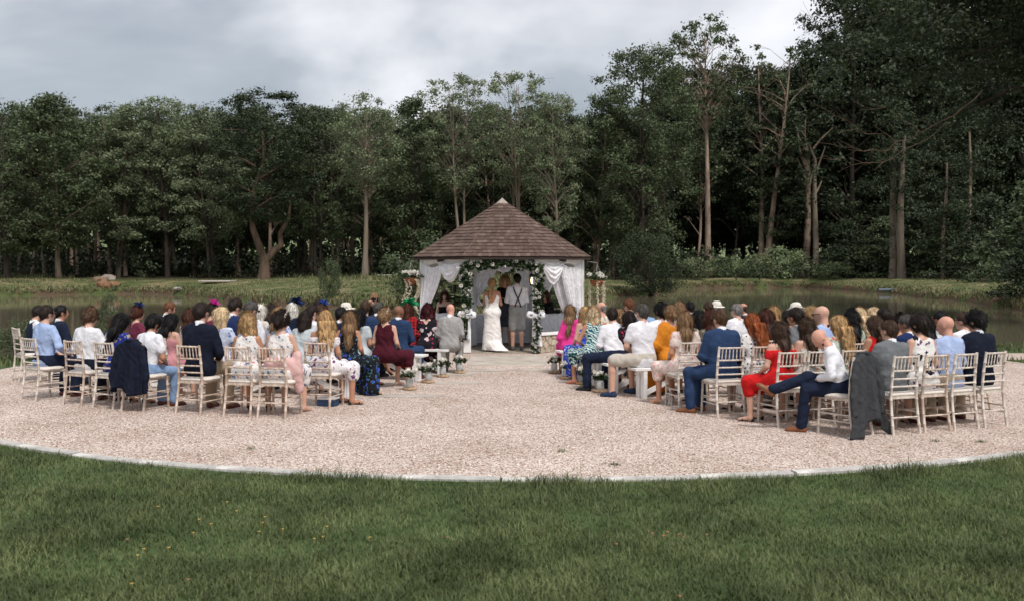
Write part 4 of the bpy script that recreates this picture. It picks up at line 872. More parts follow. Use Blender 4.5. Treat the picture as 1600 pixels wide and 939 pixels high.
# shrubs and bushes
tree('bush', 1022, 74, 'dark', m_barkd, 'large round dark bush at the water edge right of the gazebo', 'bush', name='bush', H=4.3, wide=1.05, z=.1)
for k, (px, yb, H_, lab) in enumerate(((1085, 112, 1.5, 'low light green shrub beside the big round bush'), (1130, 114, 1.6, 'light green shrub in front of the thick bare trunk'), (1175, 115, 1.4, 'light green shrub below the forked reddish trunks'), (1220, 114, 2.4, 'tallest light green shrub left of the bare ivy trunks'), (1302, 109, 1.3, 'light green shrub right of the bare ivy trunks'))):
    tree('shrub', px, yb, 'light', m_barkd, lab, 'shrub', 'light shrubs on the right bank', H=H_ * 1.35, wide=1.5)
for k, (px, Y, H_, lab) in enumerate(((1325, 112, 6.5, 'dark laurel left of the pale trunk pair'), (1378, 109, 6.5, 'dark laurel in front of the pale trunk pair'), (1435, 105, 7.5, 'dark laurel right of the pale trunk pair'), (1490, 99, 7.5, 'dark laurel at the foot of the thin reddish trunk'), (1545, 90, 7.5, 'dark laurel behind the narrow end of the pond'), (1605, 76, 7.5, 'dark laurel at the right edge of the picture by the water'))):
    tree('laurel', px, Y, 'mid' if k % 2 else 'dark', m_barkd, lab, 'shrub', 'dark laurels on the right bank', H=H_, wide=1.15)
tree('laurel', 1618, 52, 'dark', m_barkd, 'low dark shrub overhanging the water at the far right', 'shrub', 'dark laurels on the right bank', H=3.6, wide=1.3)
tree('shrub', 700, 46, 'mid', m_barkd, 'mid green bush behind the left bay of the gazebo', 'bush', 'bushes behind the gazebo', name='bush', H=3.0, wide=1.2, z=.1)
tree('shrub', 655, 45, 'mid', m_barkd, 'green bush left of the gazebo under the left hanging basket', 'bush', 'bushes behind the gazebo', name='bush', H=2.0, wide=.8, z=.1)
tree('shrub', 862, 47, 'mid', m_barkd, 'green bush behind the right bay of the gazebo', 'bush', 'bushes behind the gazebo', name='bush', H=2.2, wide=1.3, z=.1)
tree('shrub', 519, 55, 'mid', m_barkd, 'narrow upright shrub at the foot of the dry grass slope', 'shrub', name='shrub', H=2.3, wide=.42, z=.0)
tree('shrub', 38, 21.6, 'mid', m_barkd, 'low leafy shrub at the near shore beside the leftmost guests', 'shrub', 'shrubs on the near shore', H=.85, wide=.9, z=-.1)
tree('shrub', 168, 24.5, 'mid', m_barkd, 'tall leafy water plant behind the boy on the left', 'shrub', 'shrubs on the near shore', H=1.4, wide=.32, z=-.15)
# great dark oak on the right, hanging over the scene
go = tag(empty('tree', (24.5, 42, bank_z(24.5, 42)[0])), 'great dark oak overhanging from the right edge of the picture', 'tree')
b = MB(); b.tube([(0, 0, -.4), (0, 0, 2), (-.3, .2, 6), (-.8, .4, 11), (-.6, 0, 16), (-.4, 0, 22)], [1.1, .8, .7, .55, .4, .1], 12); C = []; Rd = []
r = random.Random(5)
limbs = []
for i in range(34):
    z0 = r.uniform(8.0, 17); L = r.uniform(6, 11); a = r.uniform(1.3, 5.0); e = Vector((math.cos(a) * L, math.sin(a) * L, z0 + r.uniform(-1.0, 4.5))); p0 = Vector((-.5, .2, z0)); mid = p0.lerp(e, .5) + Vector((0, 0, r.uniform(0, 1.5)))
    b.tube([p0, p0.lerp(mid, .5) + Vector((0, 0, .2)), mid, mid.lerp(e, .5), e], [.2, .15, .1, .06, .02], 6, False); limbs.append((p0, mid, e))
    for k in range(10): f = r.uniform(.12, 1.05); C.append(tuple(mid.lerp(e, (f - .5) * 2) if f > .5 else p0.lerp(mid, f * 2))); C[-1] = tuple(Vector(C[-1]) + Vector((r.gauss(0, 1.1), r.gauss(0, 1.1), r.gauss(.2, .9)))); Rd.append(r.uniform(.7, 1.35))
for i in range(330):
    a = r.uniform(0, 6.283); q = r.random() ** .5; z = r.uniform(7.5, 26); rr_ = 12.5 * math.sin(math.pi * min(.97, max(.08, (z - 2) / 25))) ** .6; C.append((q * rr_ * math.cos(a), q * rr_ * math.sin(a), z)); Rd.append(r.uniform(.8, 1.5))
b.build('trunk', m_barkd, go, True); A, Q = leaf_cloud(np.array(C), Rd, 105, .22, 91, .5); link('crown', npmesh('oak_crown', A, Q, False), LEAFM['dark'], go)
b = MB()   # bare twisted low branch
for pts, r0 in (([(1535, 130), (1490, 175), (1440, 205), (1400, 222), (1340, 205), (1290, 180)], .09), ([(1480, 185), (1430, 225), (1380, 255), (1330, 262), (1290, 250)], .06), ([(1440, 205), (1400, 180), (1350, 172)], .05), ([(1400, 222), (1350, 240), (1300, 232)], .035), ([(1340, 205), (1310, 215)], .025), ([(1420, 232), (1380, 240), (1340, 238)], .03)):
    P = [Vector((ray(x, y, 39 + (x - 1400) * .012).x - 24.5, 39 + (x - 1400) * .012 - 42, ray(x, y, 39).z - go.location.z)) for x, y in pts]; P = [P[0]] + [q for i in range(len(P) - 1) for q in (P[i].lerp(P[i+1], .35) + Vector((r.gauss(0, .05), r.gauss(0, .1), r.gauss(0, .09))), P[i].lerp(P[i+1], .7) + Vector((r.gauss(0, .05), r.gauss(0, .1), r.gauss(0, .09))), P[i+1])]; [b.tube([q, q + Vector((r.uniform(-.7, -.1), r.gauss(0, .2), r.uniform(-.35, .4)))], [.012, .005], 4) for q in P[4:]]; b.tube(P, [max(.008, .36 * r0 * (1 - .85 * i / (len(P) - 1))) for i in range(len(P))], 6)
b.build('bare_branch', mat('bark_brown', (.11, .075, .052)), go, True)
# rocks and bits on the bank
def on_bank(px, py):
    """first point of the far bank met by the sight line of pixel (px, py)"""
    Y = 42.0
    while Y < 130:
        p = ray(px, py, Y)
        ds = (SH[:, 0] - p.x) ** 2 + (SH[:, 1] - p.y) ** 2; k = int(np.argmin(ds)); out = (p.x - SH[k, 0]) * nrm[k].x + (p.y - SH[k, 1]) * nrm[k].y > 0
        if out and p.z <= bank_z(p.x, p.y)[0]: return p
        Y += .4
    return ray(px, py, 90)
def rock(px, py, s, label, col, seed, z=None, cat='rock'):
    p = on_bank(px, py); r = random.Random(seed); bm = bmesh.new(); bmesh.ops.create_icosphere(bm, subdivisions=2, radius=1)
    for v in bm.verts: v.co *= r.uniform(.75, 1.15); v.co.z *= .6
    me = bpy.data.meshes.new('rock'); bm.to_mesh(me); bm.free(); o = link('rock', me, mat('rock_' + str(col), col, rough=.9, var=.3, vscale=4, bump=.8, bscale=8), None, (p.x, p.y, bank_z(p.x, p.y)[0] if z is None else z)); o.scale = (s,) * 3; return tag(o, label, cat, 'rocks on the far bank')
for k, (x, y, s, lab, c_) in enumerate(((155, 440, .7, 'reddish rock at the left of the earth scar on the far left bank', (.2, .13, .09)), (168, 437, .75, 'grey brown rock on top of the earth scar on the far left bank', (.26, .22, .19)), (162, 449, .7, 'orange earth lump low in the scar by the water', (.20, .11, .06)), (177, 446, .6, 'orange earth lump at the right of the scar', (.22, .12, .07)), (277, 457, .32, 'pale rock standing at the water edge on the left bank', (.30, .28, .25)), (1562, 474, .35, 'flat pinkish rock at the water edge on the right bank', (.36, .24, .18)))): rock(x, y, s, lab, c_, k)
b = MB(); b.tube([(-1.2, 0, 0), (1.2, .3, .05)], [.13, .13], 12); p = on_bank(1395, 454); tag(b.build('drain_pipe', mat('pipe_grey', (.10, .12, .15), rough=.5), loc=(p.x, p.y, .12), smooth=True), 'grey drain pipe at the water edge on the right bank', 'pipe')
p = on_bank(340, 442); b = MB(); b.box((0, 0, 0), (2.6, 2.0, .12), ch=.03); tag(b.build('concrete_slab', mat('slab_pale', (.42, .38, .33), rough=.9, var=.2, vscale=3), loc=(p.x, p.y, bank_z(p.x, p.y)[0] + .1)), 'pale flat slab lying in the grass of the left bank', 'slab')
b = MB(); p0, p1 = ray(590, 431, 84), ray(638, 429.5, 80); b.tube([p0, p0.lerp(p1, .5) + Vector((0, 0, -.03)), p1], .07, 8); [b.tube([q + Vector((0, 0, -.9)), q + Vector((0, 0, .1))], .06, 7) for q in (p0, p1)]; tag(b.build('fence_rail', mat('rail_pale', (.5, .46, .4), rough=.8)), 'pale pole rail fence behind the left hanging basket', 'fence')
# dandelions and dead leaves on the lawn
m_y = mat('dandelion_yellow', (.62, .38, .08), rough=.6); m_dl = mat('dead_leaf', (.28, .13, .06), rough=.8)
def dmk():
    b = MB(); b.tube([(0, 0, 0), (.004, 0, .034)], .001, 4)
    for i in range(12): a = i * .5236; b.add([(0, 0, .034), (.009*math.cos(a-.2), .009*math.sin(a-.2), .036), (.014*math.cos(a), .014*math.sin(a), .037), (.009*math.cos(a+.2), .009*math.sin(a+.2), .036)], [(0, 1, 2, 3)])
    return b.mesh('dandelion', m_y)
dm = dmk()
for px, py in ((355, 783), (370, 797), (311, 810), (330, 817), (302, 831), (225, 856), (264, 854), (215, 866), (206, 910), (414, 806), (410, 815), (442, 825), (405, 829), (511, 821), (578, 838), (505, 837), (491, 840), (247, 790)):
    p = gnd(px, py, .05); o = link('dandelion', dm, None, None, (p.x, p.y, .012), rb.uniform(0, 6)); tag(o, 'small yellow dandelion head in the foreground lawn', 'flower', 'dandelions in the lawn')
b = MB(); b.add([(-.02, 0, 0), (0, .014, .006), (.025, .004, .002), (.002, -.013, .008)], [(0, 1, 2, 3)]); lm_ = b.mesh('dead_leaf', m_dl)
for px, py in ((1012, 830), (1020, 834), (1043, 832), (1062, 836), (1067, 839), (1038, 838), (1105, 836), (964, 851), (1062, 932), (698, 840), (295, 906), (200, 843)):
    p = gnd(px, py, .03); o = link('dead_leaf', lm_, None, None, (p.x, p.y, .035), rb.uniform(0, 6)); tag(o, 'dry brown leaf lying in the foreground lawn', 'leaf', 'dead leaves on the lawn')
# ------------------------------------------------------------------ gazebo
m_white = mat('white_paint', (.80, .79, .77), rough=.5, var=.06, vscale=5, bump=.15, bscale=30)
m_dwood = mat('rafter_wood', (.035, .025, .02), rough=.8)
m_deck = mat('gazebo_floor', (.30, .26, .21), rough=.9, var=.3, vscale=5, bump=.3)
gz = tag(empty('gazebo', (GX, GY, 0)), 'white octagonal gazebo with brown shingled pyramid roof beside the pond', 'gazebo')
RP = 2.05
def oct_(r, k, z=0): a = R(-90 + 22.5 + 45 * k); return Vector((r * math.cos(a), r * math.sin(a), z))      # side k spans oct_(k-1), oct_(k); k=0 is the front
b = MB(); V = [oct_(2.12, k, z) for z in (-.1, .016) for k in range(8)]; b.add(V, [tuple(range(8, 16)), tuple(range(8))[::-1]] + [(k, (k+1) % 8, 8+(k+1) % 8, 8+k) for k in range(8)]); b.build('floor', m_deck, gz)
pb = MB(); pb.box((0, 0, 1.12), (.125, .125, 2.20), ch=.008); pm = pb.mesh('post')
for k in range(8): link('post', pm, m_white, gz, oct_(RP, k, .018), R(-90 + 22.5 + 45 * k))
for k in range(8):
    p, q = oct_(RP, k - 1, 2.13), oct_(RP, k, 2.13); d = (q - p).normalized(); b = MB(); b.beam(p + d * .064, q - d * .064, .10, .16); b.build('beam', m_white, gz)
    if k not in (0, 1, 7) or True and k != 0:
        for s, (u, v) in enumerate(((p, q), (q, p))):
            d = (v - u).normalized(); b = MB(); c = u + d * .066; n = 8; V = []
            for i in range(n + 1):
                a = math.pi / 2 * i / n; V += [c + d * (.36 - .36 * math.sin(a)) + Vector((0, 0, -.082 - .36 + .36 * math.cos(a) * 1)) if False else c + d * .36 * (1 - math.sin(a)) + Vector((0, 0, -.082 - .36 * (1 - math.cos(a))))]
            w2 = d.cross(Vector((0, 0, 1))) * .03; cr = c + Vector((0, 0, -.082)); m_ = len(V)
            b.add([x + w2 for x in V] + [cr + w2] + [x - w2 for x in V] + [cr - w2], [tuple(range(m_ + 1)), tuple(range(m_ + 1, 2 * m_ + 2))[::-1]] + [(i, i + m_ + 1, (i + 1) % (m_ + 1) + m_ + 1, (i + 1) % (m_ + 1)) for i in range(m_ + 1)]); b.build('brace', m_white, gz)
# roof
EZ, AZ, RE = 2.19, 3.60, 2.275
slope = lambda f, k: None
roofb = MB(); ap = Vector((0, 0, AZ)); E = [oct_(RE, k, EZ) for k in range(8)]; dn = Vector((0, 0, -.05))
roofb.add(E + [ap] + [e + dn for e in E] + [ap + dn], [(k, (k+1) % 8, 8) for k in range(8)] + [(9+(k+1) % 8, 9+k, 17) for k in range(8)] + [(k, 9+k, 9+(k+1) % 8, (k+1) % 8) for k in range(8)])
roof = roofb.build('roof', m_dwood, gz)
m_sh = bpy.data.materials.new('shingle'); m_sh.use_nodes = True; t = m_sh.node_tree; bs = t.nodes['Principled BSDF']; bs.inputs['Roughness'].default_value = .8; bs.inputs['Specular IOR Level'].default_value = .25
oi = N(t, 'ShaderNodeObjectInfo'); g = N(t, 'ShaderNodeNewGeometry'); sm = mth(t, 'FRACT', mth(t, 'ADD', oi.outputs['Random'], g.outputs['Random Per Island'])); cc = ramp(t, sm, [(0, (.090, .056, .043)), (.5, (.115, .075, .058)), (.85, (.14, .094, .074)), (1, (.18, .125, .10))])
tcn = N(t, 'ShaderNodeTexCoord'); nz = N(t, 'ShaderNodeTexNoise', i_Scale=9.0, i_Detail=5.0); t.links.new(tcn.outputs['Object'], nz.inputs['Vector']); cc = mixc(t, 1.0, cc, ramp(t, nz.outputs[0], [(.3, (.72, .72, .72)), (.7, (1.1, 1.1, 1.1))]), 'MULTIPLY'); t.links.new(cc, bs.inputs['Base Color'])
NC = 17; tiles = []; r = random.Random(12)
for k in range(8):
    e0, e1 = E[k - 1], E[k]; mid = (e0 + e1) / 2; ux = (e1 - e0).normalized(); uy = (ap - mid); Ls = uy.length; uy.normalize(); nn = ux.cross(uy)
    if nn.z < 0: nn = -nn
    hw = (e1 - e0).length / 2
    for c in range(NC):
        y0 = Ls * .955 * c / NC - .012; y1 = y0 + Ls * .955 / NC * 1.35; yy0 = max(0, y0); w0 = hw * (1 - yy0 / Ls) + .006; w1 = hw * (1 - min(y1, Ls) / Ls) + .006
        x = -w0 + (-.06 if c % 2 else 0) - r.random() * .03
        while x < w0:
            wd = r.uniform(.10, .135); a, bq = max(x + .002, -w0), min(x + wd - .002, w0); x += wd
            if bq - a < .02: continue
            cl_ = lambda v: max(-w1, min(w1, v)); th = .013 + r.uniform(0, .005); j = r.uniform(-.006, .004)
            V = [mid + ux * X + uy * Y + nn * Z for X, Y, Z in ((a, y0 + j, .024), (bq, y0 + j, .024), (cl_(bq), y1, .004), (cl_(a), y1, .004), (a, y0 + j, .024 + th), (bq, y0 + j, .024 + th), (cl_(bq), y1, .004 + th), (cl_(a), y1, .004 + th))]
            tiles.append((k, c, V))
TF = [(0, 3, 2, 1), (4, 5, 6, 7), (0, 1, 5, 4), (1, 2, 6, 5), (2, 3, 7, 6), (3, 0, 4, 7)]
fr = [t_ for t_ in tiles if t_[0] == 0] + sorted([t_ for t_ in tiles if t_[0] in (1, 7)], key=lambda t_: t_[1]); single = fr[:300]; sset = set(id(t_) for t_ in single)
for k, c, V in single: MB().add(V, TF).build('shingle', m_sh, roof)
b = MB(); [b.add(V, TF) for t_ in tiles if id(t_) not in sset for V in (t_[2],)]; o = b.build('shingles', m_sh, roof); o['kind'] = 'stuff'
b = MB()
for k in range(8): b.beam(E[k] + Vector((0, 0, .032)), ap + Vector((0, 0, .02)) + (E[k] - ap) * .06, .03, .016, up=(0, 0, 1))
b.build('hip_ridge', m_sh, roof)
b = MB(); V = [oct_(.20, k, AZ - .10) for k in range(8)] + [Vector((0, 0, AZ + .075))]; b.add(V, [(k, (k+1) % 8, 8) for k in range(8)] + [tuple(range(8))[::-1]]); b.build('roof_cap', mat('lead_cap', (.34, .28, .24), rough=.6, var=.2, vscale=6), roof)
for k in range(8):
    e0, e1 = E[k - 1], E[k]; b = MB(); b.beam(e0 + Vector((0, 0, -.03)), e1 + Vector((0, 0, -.03)), .03, .05); b.build('eaves_board', m_dwood, roof)
    p = (oct_(RP, k - 1) + oct_(RP, k)) / 2; d = p.normalized()
    for q in (p,): b = MB(); b.beam(Vector((q.x, q.y, 2.235)) - d * .3, Vector((q.x, q.y, 2.13)) + d * .20, .09, .10); b.build('rafter_end', m_dwood, roof)
# dwarf walls of crazy stone under white sills in the side bays
m_mort = mat('mortar', (.10, .085, .07), rough=.95)
m_stone = mat('wall_stone', (.42, .34, .25), rough=.85, var=.25, vscale=6, bump=.6, bscale=25, col2=(.55, .47, .37))
for k in (1, 2, 6, 7):
    p, q = oct_(RP, k - 1), oct_(RP, k); d = (q - p).normalized(); n = Vector((d.y, -d.x, 0)); a, c = p + d * .07, q - d * .07; L = (c - a).length
    nm = {7: 'left of the entrance', 1: 'right of the entrance', 6: 'on the left side', 2: 'on the right side'}[k]
    wl = MB(); wl.beam(a + Vector((0, 0, .20)), c + Vector((0, 0, .20)), .14, .40); wo_ = wl.build('stone_wall', m_mort, gz)
    b = MB(); b.beam(a + Vector((0, 0, .435)) , c + Vector((0, 0, .435)), .24, .06, ch=.008); b.build('sill', m_white, gz)
    if k in (7, 1):      # irregular stones cut from a Voronoi of random seeds
        rs = random.Random(40 + k); S = []
        while len(S) < 26:
            s = (rs.uniform(0, L), rs.uniform(0, .40))
            if all((s[0]-z[0])**2 + (s[1]-z[1])**2 > .010 for z in S) or rs.random() < .004: S.append(s)
        for s in S:
            poly = [(0.008, .008), (L - .008, .008), (L - .008, .392), (.008, .392)]
            for z in S:
                if z is s: continue
                mx, my, dx, dy = (s[0]+z[0])/2, (s[1]+z[1])/2, z[0]-s[0], z[1]-s[1]; l = math.hypot(dx, dy); dx /= l; dy /= l; mx -= dx * .007; my -= dy * .007; out = []
                for i in range(len(poly)):
                    A_, B_ = poly[i], poly[(i+1) % len(poly)]; fa, fb = (A_[0]-mx)*dx+(A_[1]-my)*dy, (B_[0]-mx)*dx+(B_[1]-my)*dy
                    if fa <= 0: out.append(A_)
                    if fa * fb < 0: t_ = fa/(fa-fb); out.append((A_[0]+(B_[0]-A_[0])*t_, A_[1]+(B_[1]-A_[1])*t_))
                poly = out
                if not poly: break
            if len(poly) < 3: continue
            cxm = sum(p_[0] for p_ in poly)/len(poly); cym = sum(p_[1] for p_ in poly)/len(poly); dp = rs.uniform(.085, .10); W3 = lambda u, v, h_: a + d * u + Vector((0, 0, v)) + n * h_
            m_ = len(poly); V = [W3(u, v, .06) for u, v in poly] + [W3(u, v, dp - .008) for u, v in poly] + [W3(cxm + (u-cxm)*.88, cym + (v-cym)*.88, dp) for u, v in poly]
            MB().add(V, [(i, (i+1) % m_, (i+1) % m_ + m_, i + m_) for i in range(m_)] + [(i + m_, (i+1) % m_ + m_, (i+1) % m_ + 2*m_, i + 2*m_) for i in range(m_)] + [tuple(range(2*m_, 3*m_))]).build('stone', m_stone, wo_)
# ------------------------------------------------------------------ drapes
m_drape = cloth('drape', (.88, .88, .91), trans=.22, rough=.8)
def sheet(name, fn, nu, nv, m, label, cat='curtain', group='white drapes on the gazebo', parent=None):
    V = [fn(i / nu, j / nv) for j in range(nv + 1) for i in range(nu + 1)]; Fs = [(j*(nu+1)+i, j*(nu+1)+i+1, (j+1)*(nu+1)+i+1, (j+1)*(nu+1)+i) for j in range(nv) for i in range(nu)]
    o = link(name, npmesh(name, V, Fs, True), m, parent); return tag(o, label, cat, group) if label else o
G0 = Vector((GX, GY, 0))
def curtain(p, q, f0, f1, gat, zt, zb, zg, label, seed=0, inn=-.05):
    """hung between fractions f0..f1 of the bay p-q, gathered to fraction gat at height zg, falling free below"""
    d = q - p; n = Vector((d.y, -d.x, 0)).normalized()
    def fn(u, v):
        z = zt + (zb - zt) * v; tg = (zt - z) / (zt - zg); wtop = f0 + (f1 - f0) * u
        if tg <= 1: s = tg ** 1.5; f = wtop * (1 - s) + (gat + (u - .5) * .10) * s; amp = .018 + .03 * s
        else: s = (z - zg) / (zb - zg); f = gat + (u - .5) * (.10 + .16 * s); amp = .045
        ph = u * 34 + seed + 1.3 * math.sin(u * 9 + seed); sagz = -.10 * math.sin(math.pi * u) * max(0, 1 - v * 6)
        return G0 + p + d * f + n * (inn + amp * math.sin(ph) + .012 * math.sin(ph * 2.3 + v * 5)) + Vector((0, 0, z + sagz))
    return sheet('curtain', fn, 90, 26, m_drape, label)
def swag(p, q, f0, f1, zt, drop, label, seed=0, inn=.03):
    d = q - p; n = Vector((d.y, -d.x, 0)).normalized()
    def fn(u, v):
        c = math.sin(math.pi * u) ** .75; f = f0 + (f1 - f0) * (u + (0.5 - u) * .12 * v); bul = math.sin(v * math.pi) * .07 * c * (1 if inn > 0 else -1)
        return G0 + p + d * f + n * (inn + bul + .016 * math.sin(v * 26 + 2.5 * math.cos(u * 6.28)) * c) + Vector((0, 0, zt - drop * v * c - .01 * math.sin(u * 30) * v))
    return sheet('swag', fn, 40, 30, m_drape, label, 'drape')
P_ = lambda k: oct_(RP, k)
curtain(P_(6), P_(7), .05, .52, .06, 2.06, .46, .80, 'white curtain gathered to the outer post of the left front bay', 1, .075)
swag(P_(6), P_(7), .38, .97, 2.07, .46, 'white swag hanging in the top of the left front bay', 2, .07)
curtain(P_(6), P_(7), .74, .97, .93, 1.95, .9, 1.05, 'narrow white curtain beside the left entrance post', 3, -.09)
curtain(P_(1), P_(0), .05, .50, .14, 2.06, .46, .62, 'white curtain gathered to the outer post of the right front bay', 4, -.075)
swag(P_(1), P_(0), .40, .97, 2.07, .50, 'white swag hanging in the top of the right front bay', 5, -.07)
curtain(P_(1), P_(0), .30, .62, .22, 1.9, .5, .8, 'narrow white inner curtain of the right front bay', 6, .10)
curtain(P_(4), P_(3), .02, .42, .03, 2.05, .95, 1.15, 'white curtain drawn left in the back bay behind the bride', 7, .02)
curtain(P_(3), P_(4), .02, .30, .06, 2.05, .5, .95, 'white curtain drawn right in the back bay behind the groom', 8, -.02)
curtain(P_(3), P_(2), .05, .6, .12, 2.05, .55, .9, 'white curtain in the back right bay behind the groom', 9, .02)
swag(P_(4), P_(3), .28, .74, 2.07, .25, 'small white swag at the top centre of the back bay', 11)
# entrance posts: wrapped cloth, bows and garlands
m_ivy = mat('ivy_leaf', (.028, .055, .018), rough=.5, island=.5, transl=.15); m_rose = mat('white_rose', (.82, .79, .72), rough=.7, island=.08)
m_gyp = mat('cream_blossom', (.66, .60, .47), rough=.8, island=.2)
def rose_mesh():
    b = MB(); r = random.Random(2)
    for ring, (n, rr, z, tilt) in enumerate(((7, 1.0, -.15, .5), (6, .75, .15, .9), (5, .5, .4, 1.2), (3, .25, .55, 1.4))):
        for i in range(n):
            a = 6.283 * i / n + ring * .5; d = Vector((math.cos(a), math.sin(a), 0)); t_ = Vector((-d.y, d.x, 0)); up = Vector((0, 0, 1)); c = Vector((0, 0, z - .35)); w_ = rr * 3.4 / n
            p1 = d * rr * .55; p2 = d * rr + up * tilt * .35; p3 = d * rr * .95 + up * tilt * .6
            b.add([c + p1 - t_ * w_ * .4, c + p1 + t_ * w_ * .4, c + p2 - t_ * w_ * .55, c + p2 + t_ * w_ * .55, c + p3 * 1.04], [(0, 1, 3, 2), (2, 3, 4)])
    return b.mesh('rose', m_rose, True)
ROSE = rose_mesh()
def garland(name, pts, rad, nleaf, leaf, nrose, rrose, label, cat, seed, parent=None, front=(0, -1, 0), m=None, group=None):
    r = random.Random(seed); P = [Vector(p) for p in pts]; L = [0]
    for i in range(1, len(P)): L.append(L[-1] + (P[i] - P[i-1]).length)
    def at(s):
        s *= L[-1]; i = min(len(P) - 2, max(j for j in range(len(P)) if L[j] <= s + 1e-9)); i = min(i, len(P)-2); return P[i].lerp(P[i+1], (s - L[i]) / (L[i+1] - L[i]))
    rt = empty(name, P[0]); tag(rt, label, cat, group)
    if parent: rt.parent = parent
    C = np.array([tuple(at(r.random()) - P[0] + Vector((r.gauss(0, rad), r.gauss(0, rad), r.gauss(0, rad)))) for _ in range(nleaf)])
    A, Q = leaf_cloud(C, [leaf * .6] * nleaf, 7, leaf, seed); link('leaves', npmesh('leaves', A, Q, False), m or m_ivy, rt)
    b = MB(); b.tube([at(i / 12) - P[0] for i in range(13)], rad * .35, 5); b.build('stem', m_barkd, rt)
    f = Vector(front)
    for i in range(nrose):
        o = link('rose', ROSE, None, rt, at((i + r.random()) / nrose) - P[0] + f * rad * 1.5 + Vector((r.gauss(0, rad), r.gauss(0, rad * .3), r.gauss(0, rad)))); o.scale = (rrose * r.uniform(.75, 1.25),) * 3; o.rotation_euler = (R(70) + r.gauss(0, .4), r.gauss(0, .4), r.gauss(0, .5))
    return rt
pl, prr = G0 + P_(7), G0 + P_(0); fy = Vector((0, -.09, 0))
garland('garland', [pl + fy + Vector((-.05, 0, 2.0)), pl + fy + Vector((-.02, 0, 1.55)), pl + fy + Vector((.0, -.02, 1.05))], .055, 190, .07, 15, .042, 'green garland with white roses down the left entrance post', 'garland', 1, group='rose garlands on the entrance')
garland('garland', [prr + fy + Vector((.08, 0, 2.0)), prr + fy + Vector((.06, 0, 1.5)), prr + fy + Vector((.04, -.02, .95))], .055, 200, .07, 15, .042, 'green garland with white roses down the right entrance post', 'garland', 2, group='rose garlands on the entrance')
garland('garland', [pl + fy + Vector((-.05, 0, 1.98)), (pl + prr) / 2 + fy + Vector((0, 0, 2.05)), prr + fy + Vector((.08, 0, 1.98))], .05, 220, .07, 12, .04, 'green garland with white roses across the top of the entrance', 'garland', 3, group='rose garlands on the entrance')
garland('ivy_trail', [pl + fy + Vector((.0, -.06, .88)), pl + fy + Vector((-.06, -.06, .55)), pl + fy + Vector((-.07, -.05, .32))], .035, 90, .06, 0, .03, 'short ivy trail below the left white bow', 'ivy', 4)
garland('ivy_trail', [prr + fy + Vector((.02, -.06, .85)), prr + fy + Vector((.02, -.06, .45)), prr + fy + Vector((-.01, -.05, .04))], .045, 120, .055, 22, .022, 'long trail of ivy and small white blossoms on the lower right entrance post', 'ivy', 5)
garland('flower_spray', [pl + Vector((-.36, -.05, .72)), pl + Vector((-.20, -.12, .80)), pl + Vector((-.10, -.12, .86))], .07, 70, .07, 12, .045, 'spray of white flowers and leaves left of the left bow', 'flowers', 6)
for s, c, nm in ((-1, pl, 'left'), (1, prr, 'right')):
    bo = tag(empty('bow', c + Vector((0, -.12, .86))), 'white fabric bow tied round the %s entrance post' % nm, 'bow', 'bows on the entrance posts')
    for q in (-1, 1):
        bm_ = sdf_mesh('loop', [pr('a', V3(q * .03, 0, 0), V3(q * .13, -.02, .03), .05, .085, k=.03, s=(1, .7, 1)), pr('a', V3(q * .1, 0, .02), V3(q * .1, -.05, .02), .03, k=.02, op='-')], .014, fold=.006, freq=60); link('loop', bm_, m_drape, bo)
    link('knot', sdf_mesh('knot', [pr('a', V3(0, -.03, -.02), V3(0, -.03, .02), .045, k=.02)], .012, fold=.003), m_drape, bo)
    def tail(u, v, s=s): return Vector(((u - .5) * (.10 + .14 * v) + s * .03 * v, -.02 + .02 * math.sin(u * 14) - .02 * v, -.02 - v * (.66 if s > 0 else .50)))
    o = sheet('tail', tail, 16, 8, m_drape, None, parent=bo)
    b = MB(); b.box((0, 0, 0), (.17, .15, .56), ch=.01); b.build('post_plinth', m_white, gz, loc=c - G0 + Vector((s * -.0, -.02, .30)))
# wall lanterns inside the entrance
for s, lit in ((-1, 0), (1, 1)):
    c = G0 + Vector((s * .70, -1.62, 1.66)); o = tag(empty('wall_lantern', c), 'black wall lantern with warm lit lamp beside the right entrance post' if lit else 'dark unlit black wall lantern beside the left entrance post', 'lantern', 'lanterns at the entrance')
    b = MB(); b.lathe([(.02, .16), (.07, .10), (.075, .09), (.02, .09)], 6); b.lathe([(.04, -.12), (.05, -.11), (.05, -.09), (.02, -.09)], 6); [b.tube([(.065 * math.cos(a), .065 * math.sin(a), .09), (.045 * math.cos(a), .045 * math.sin(a), -.1)], .006, 4) for a in [i * 1.047 for i in range(6)]]; b.tube([(s * .09, 0, .1), (s * .09, 0, .2), (0, 0, .2), (0, 0, .15)], .009, 5); b.build('cage', mat('black_iron', (.015, .014, .013), rough=.5), o)
    b = MB(); b.lathe([(.012, -.08), (.02, -.03), (.022, .02), (.008, .06)], 8); b.build('lamp', mat('lamp_lit', (.9, .6, .3), emit=((1, .62, .28), 6.0)) if lit else mat('lamp_off', (.4, .38, .33)), o, True)
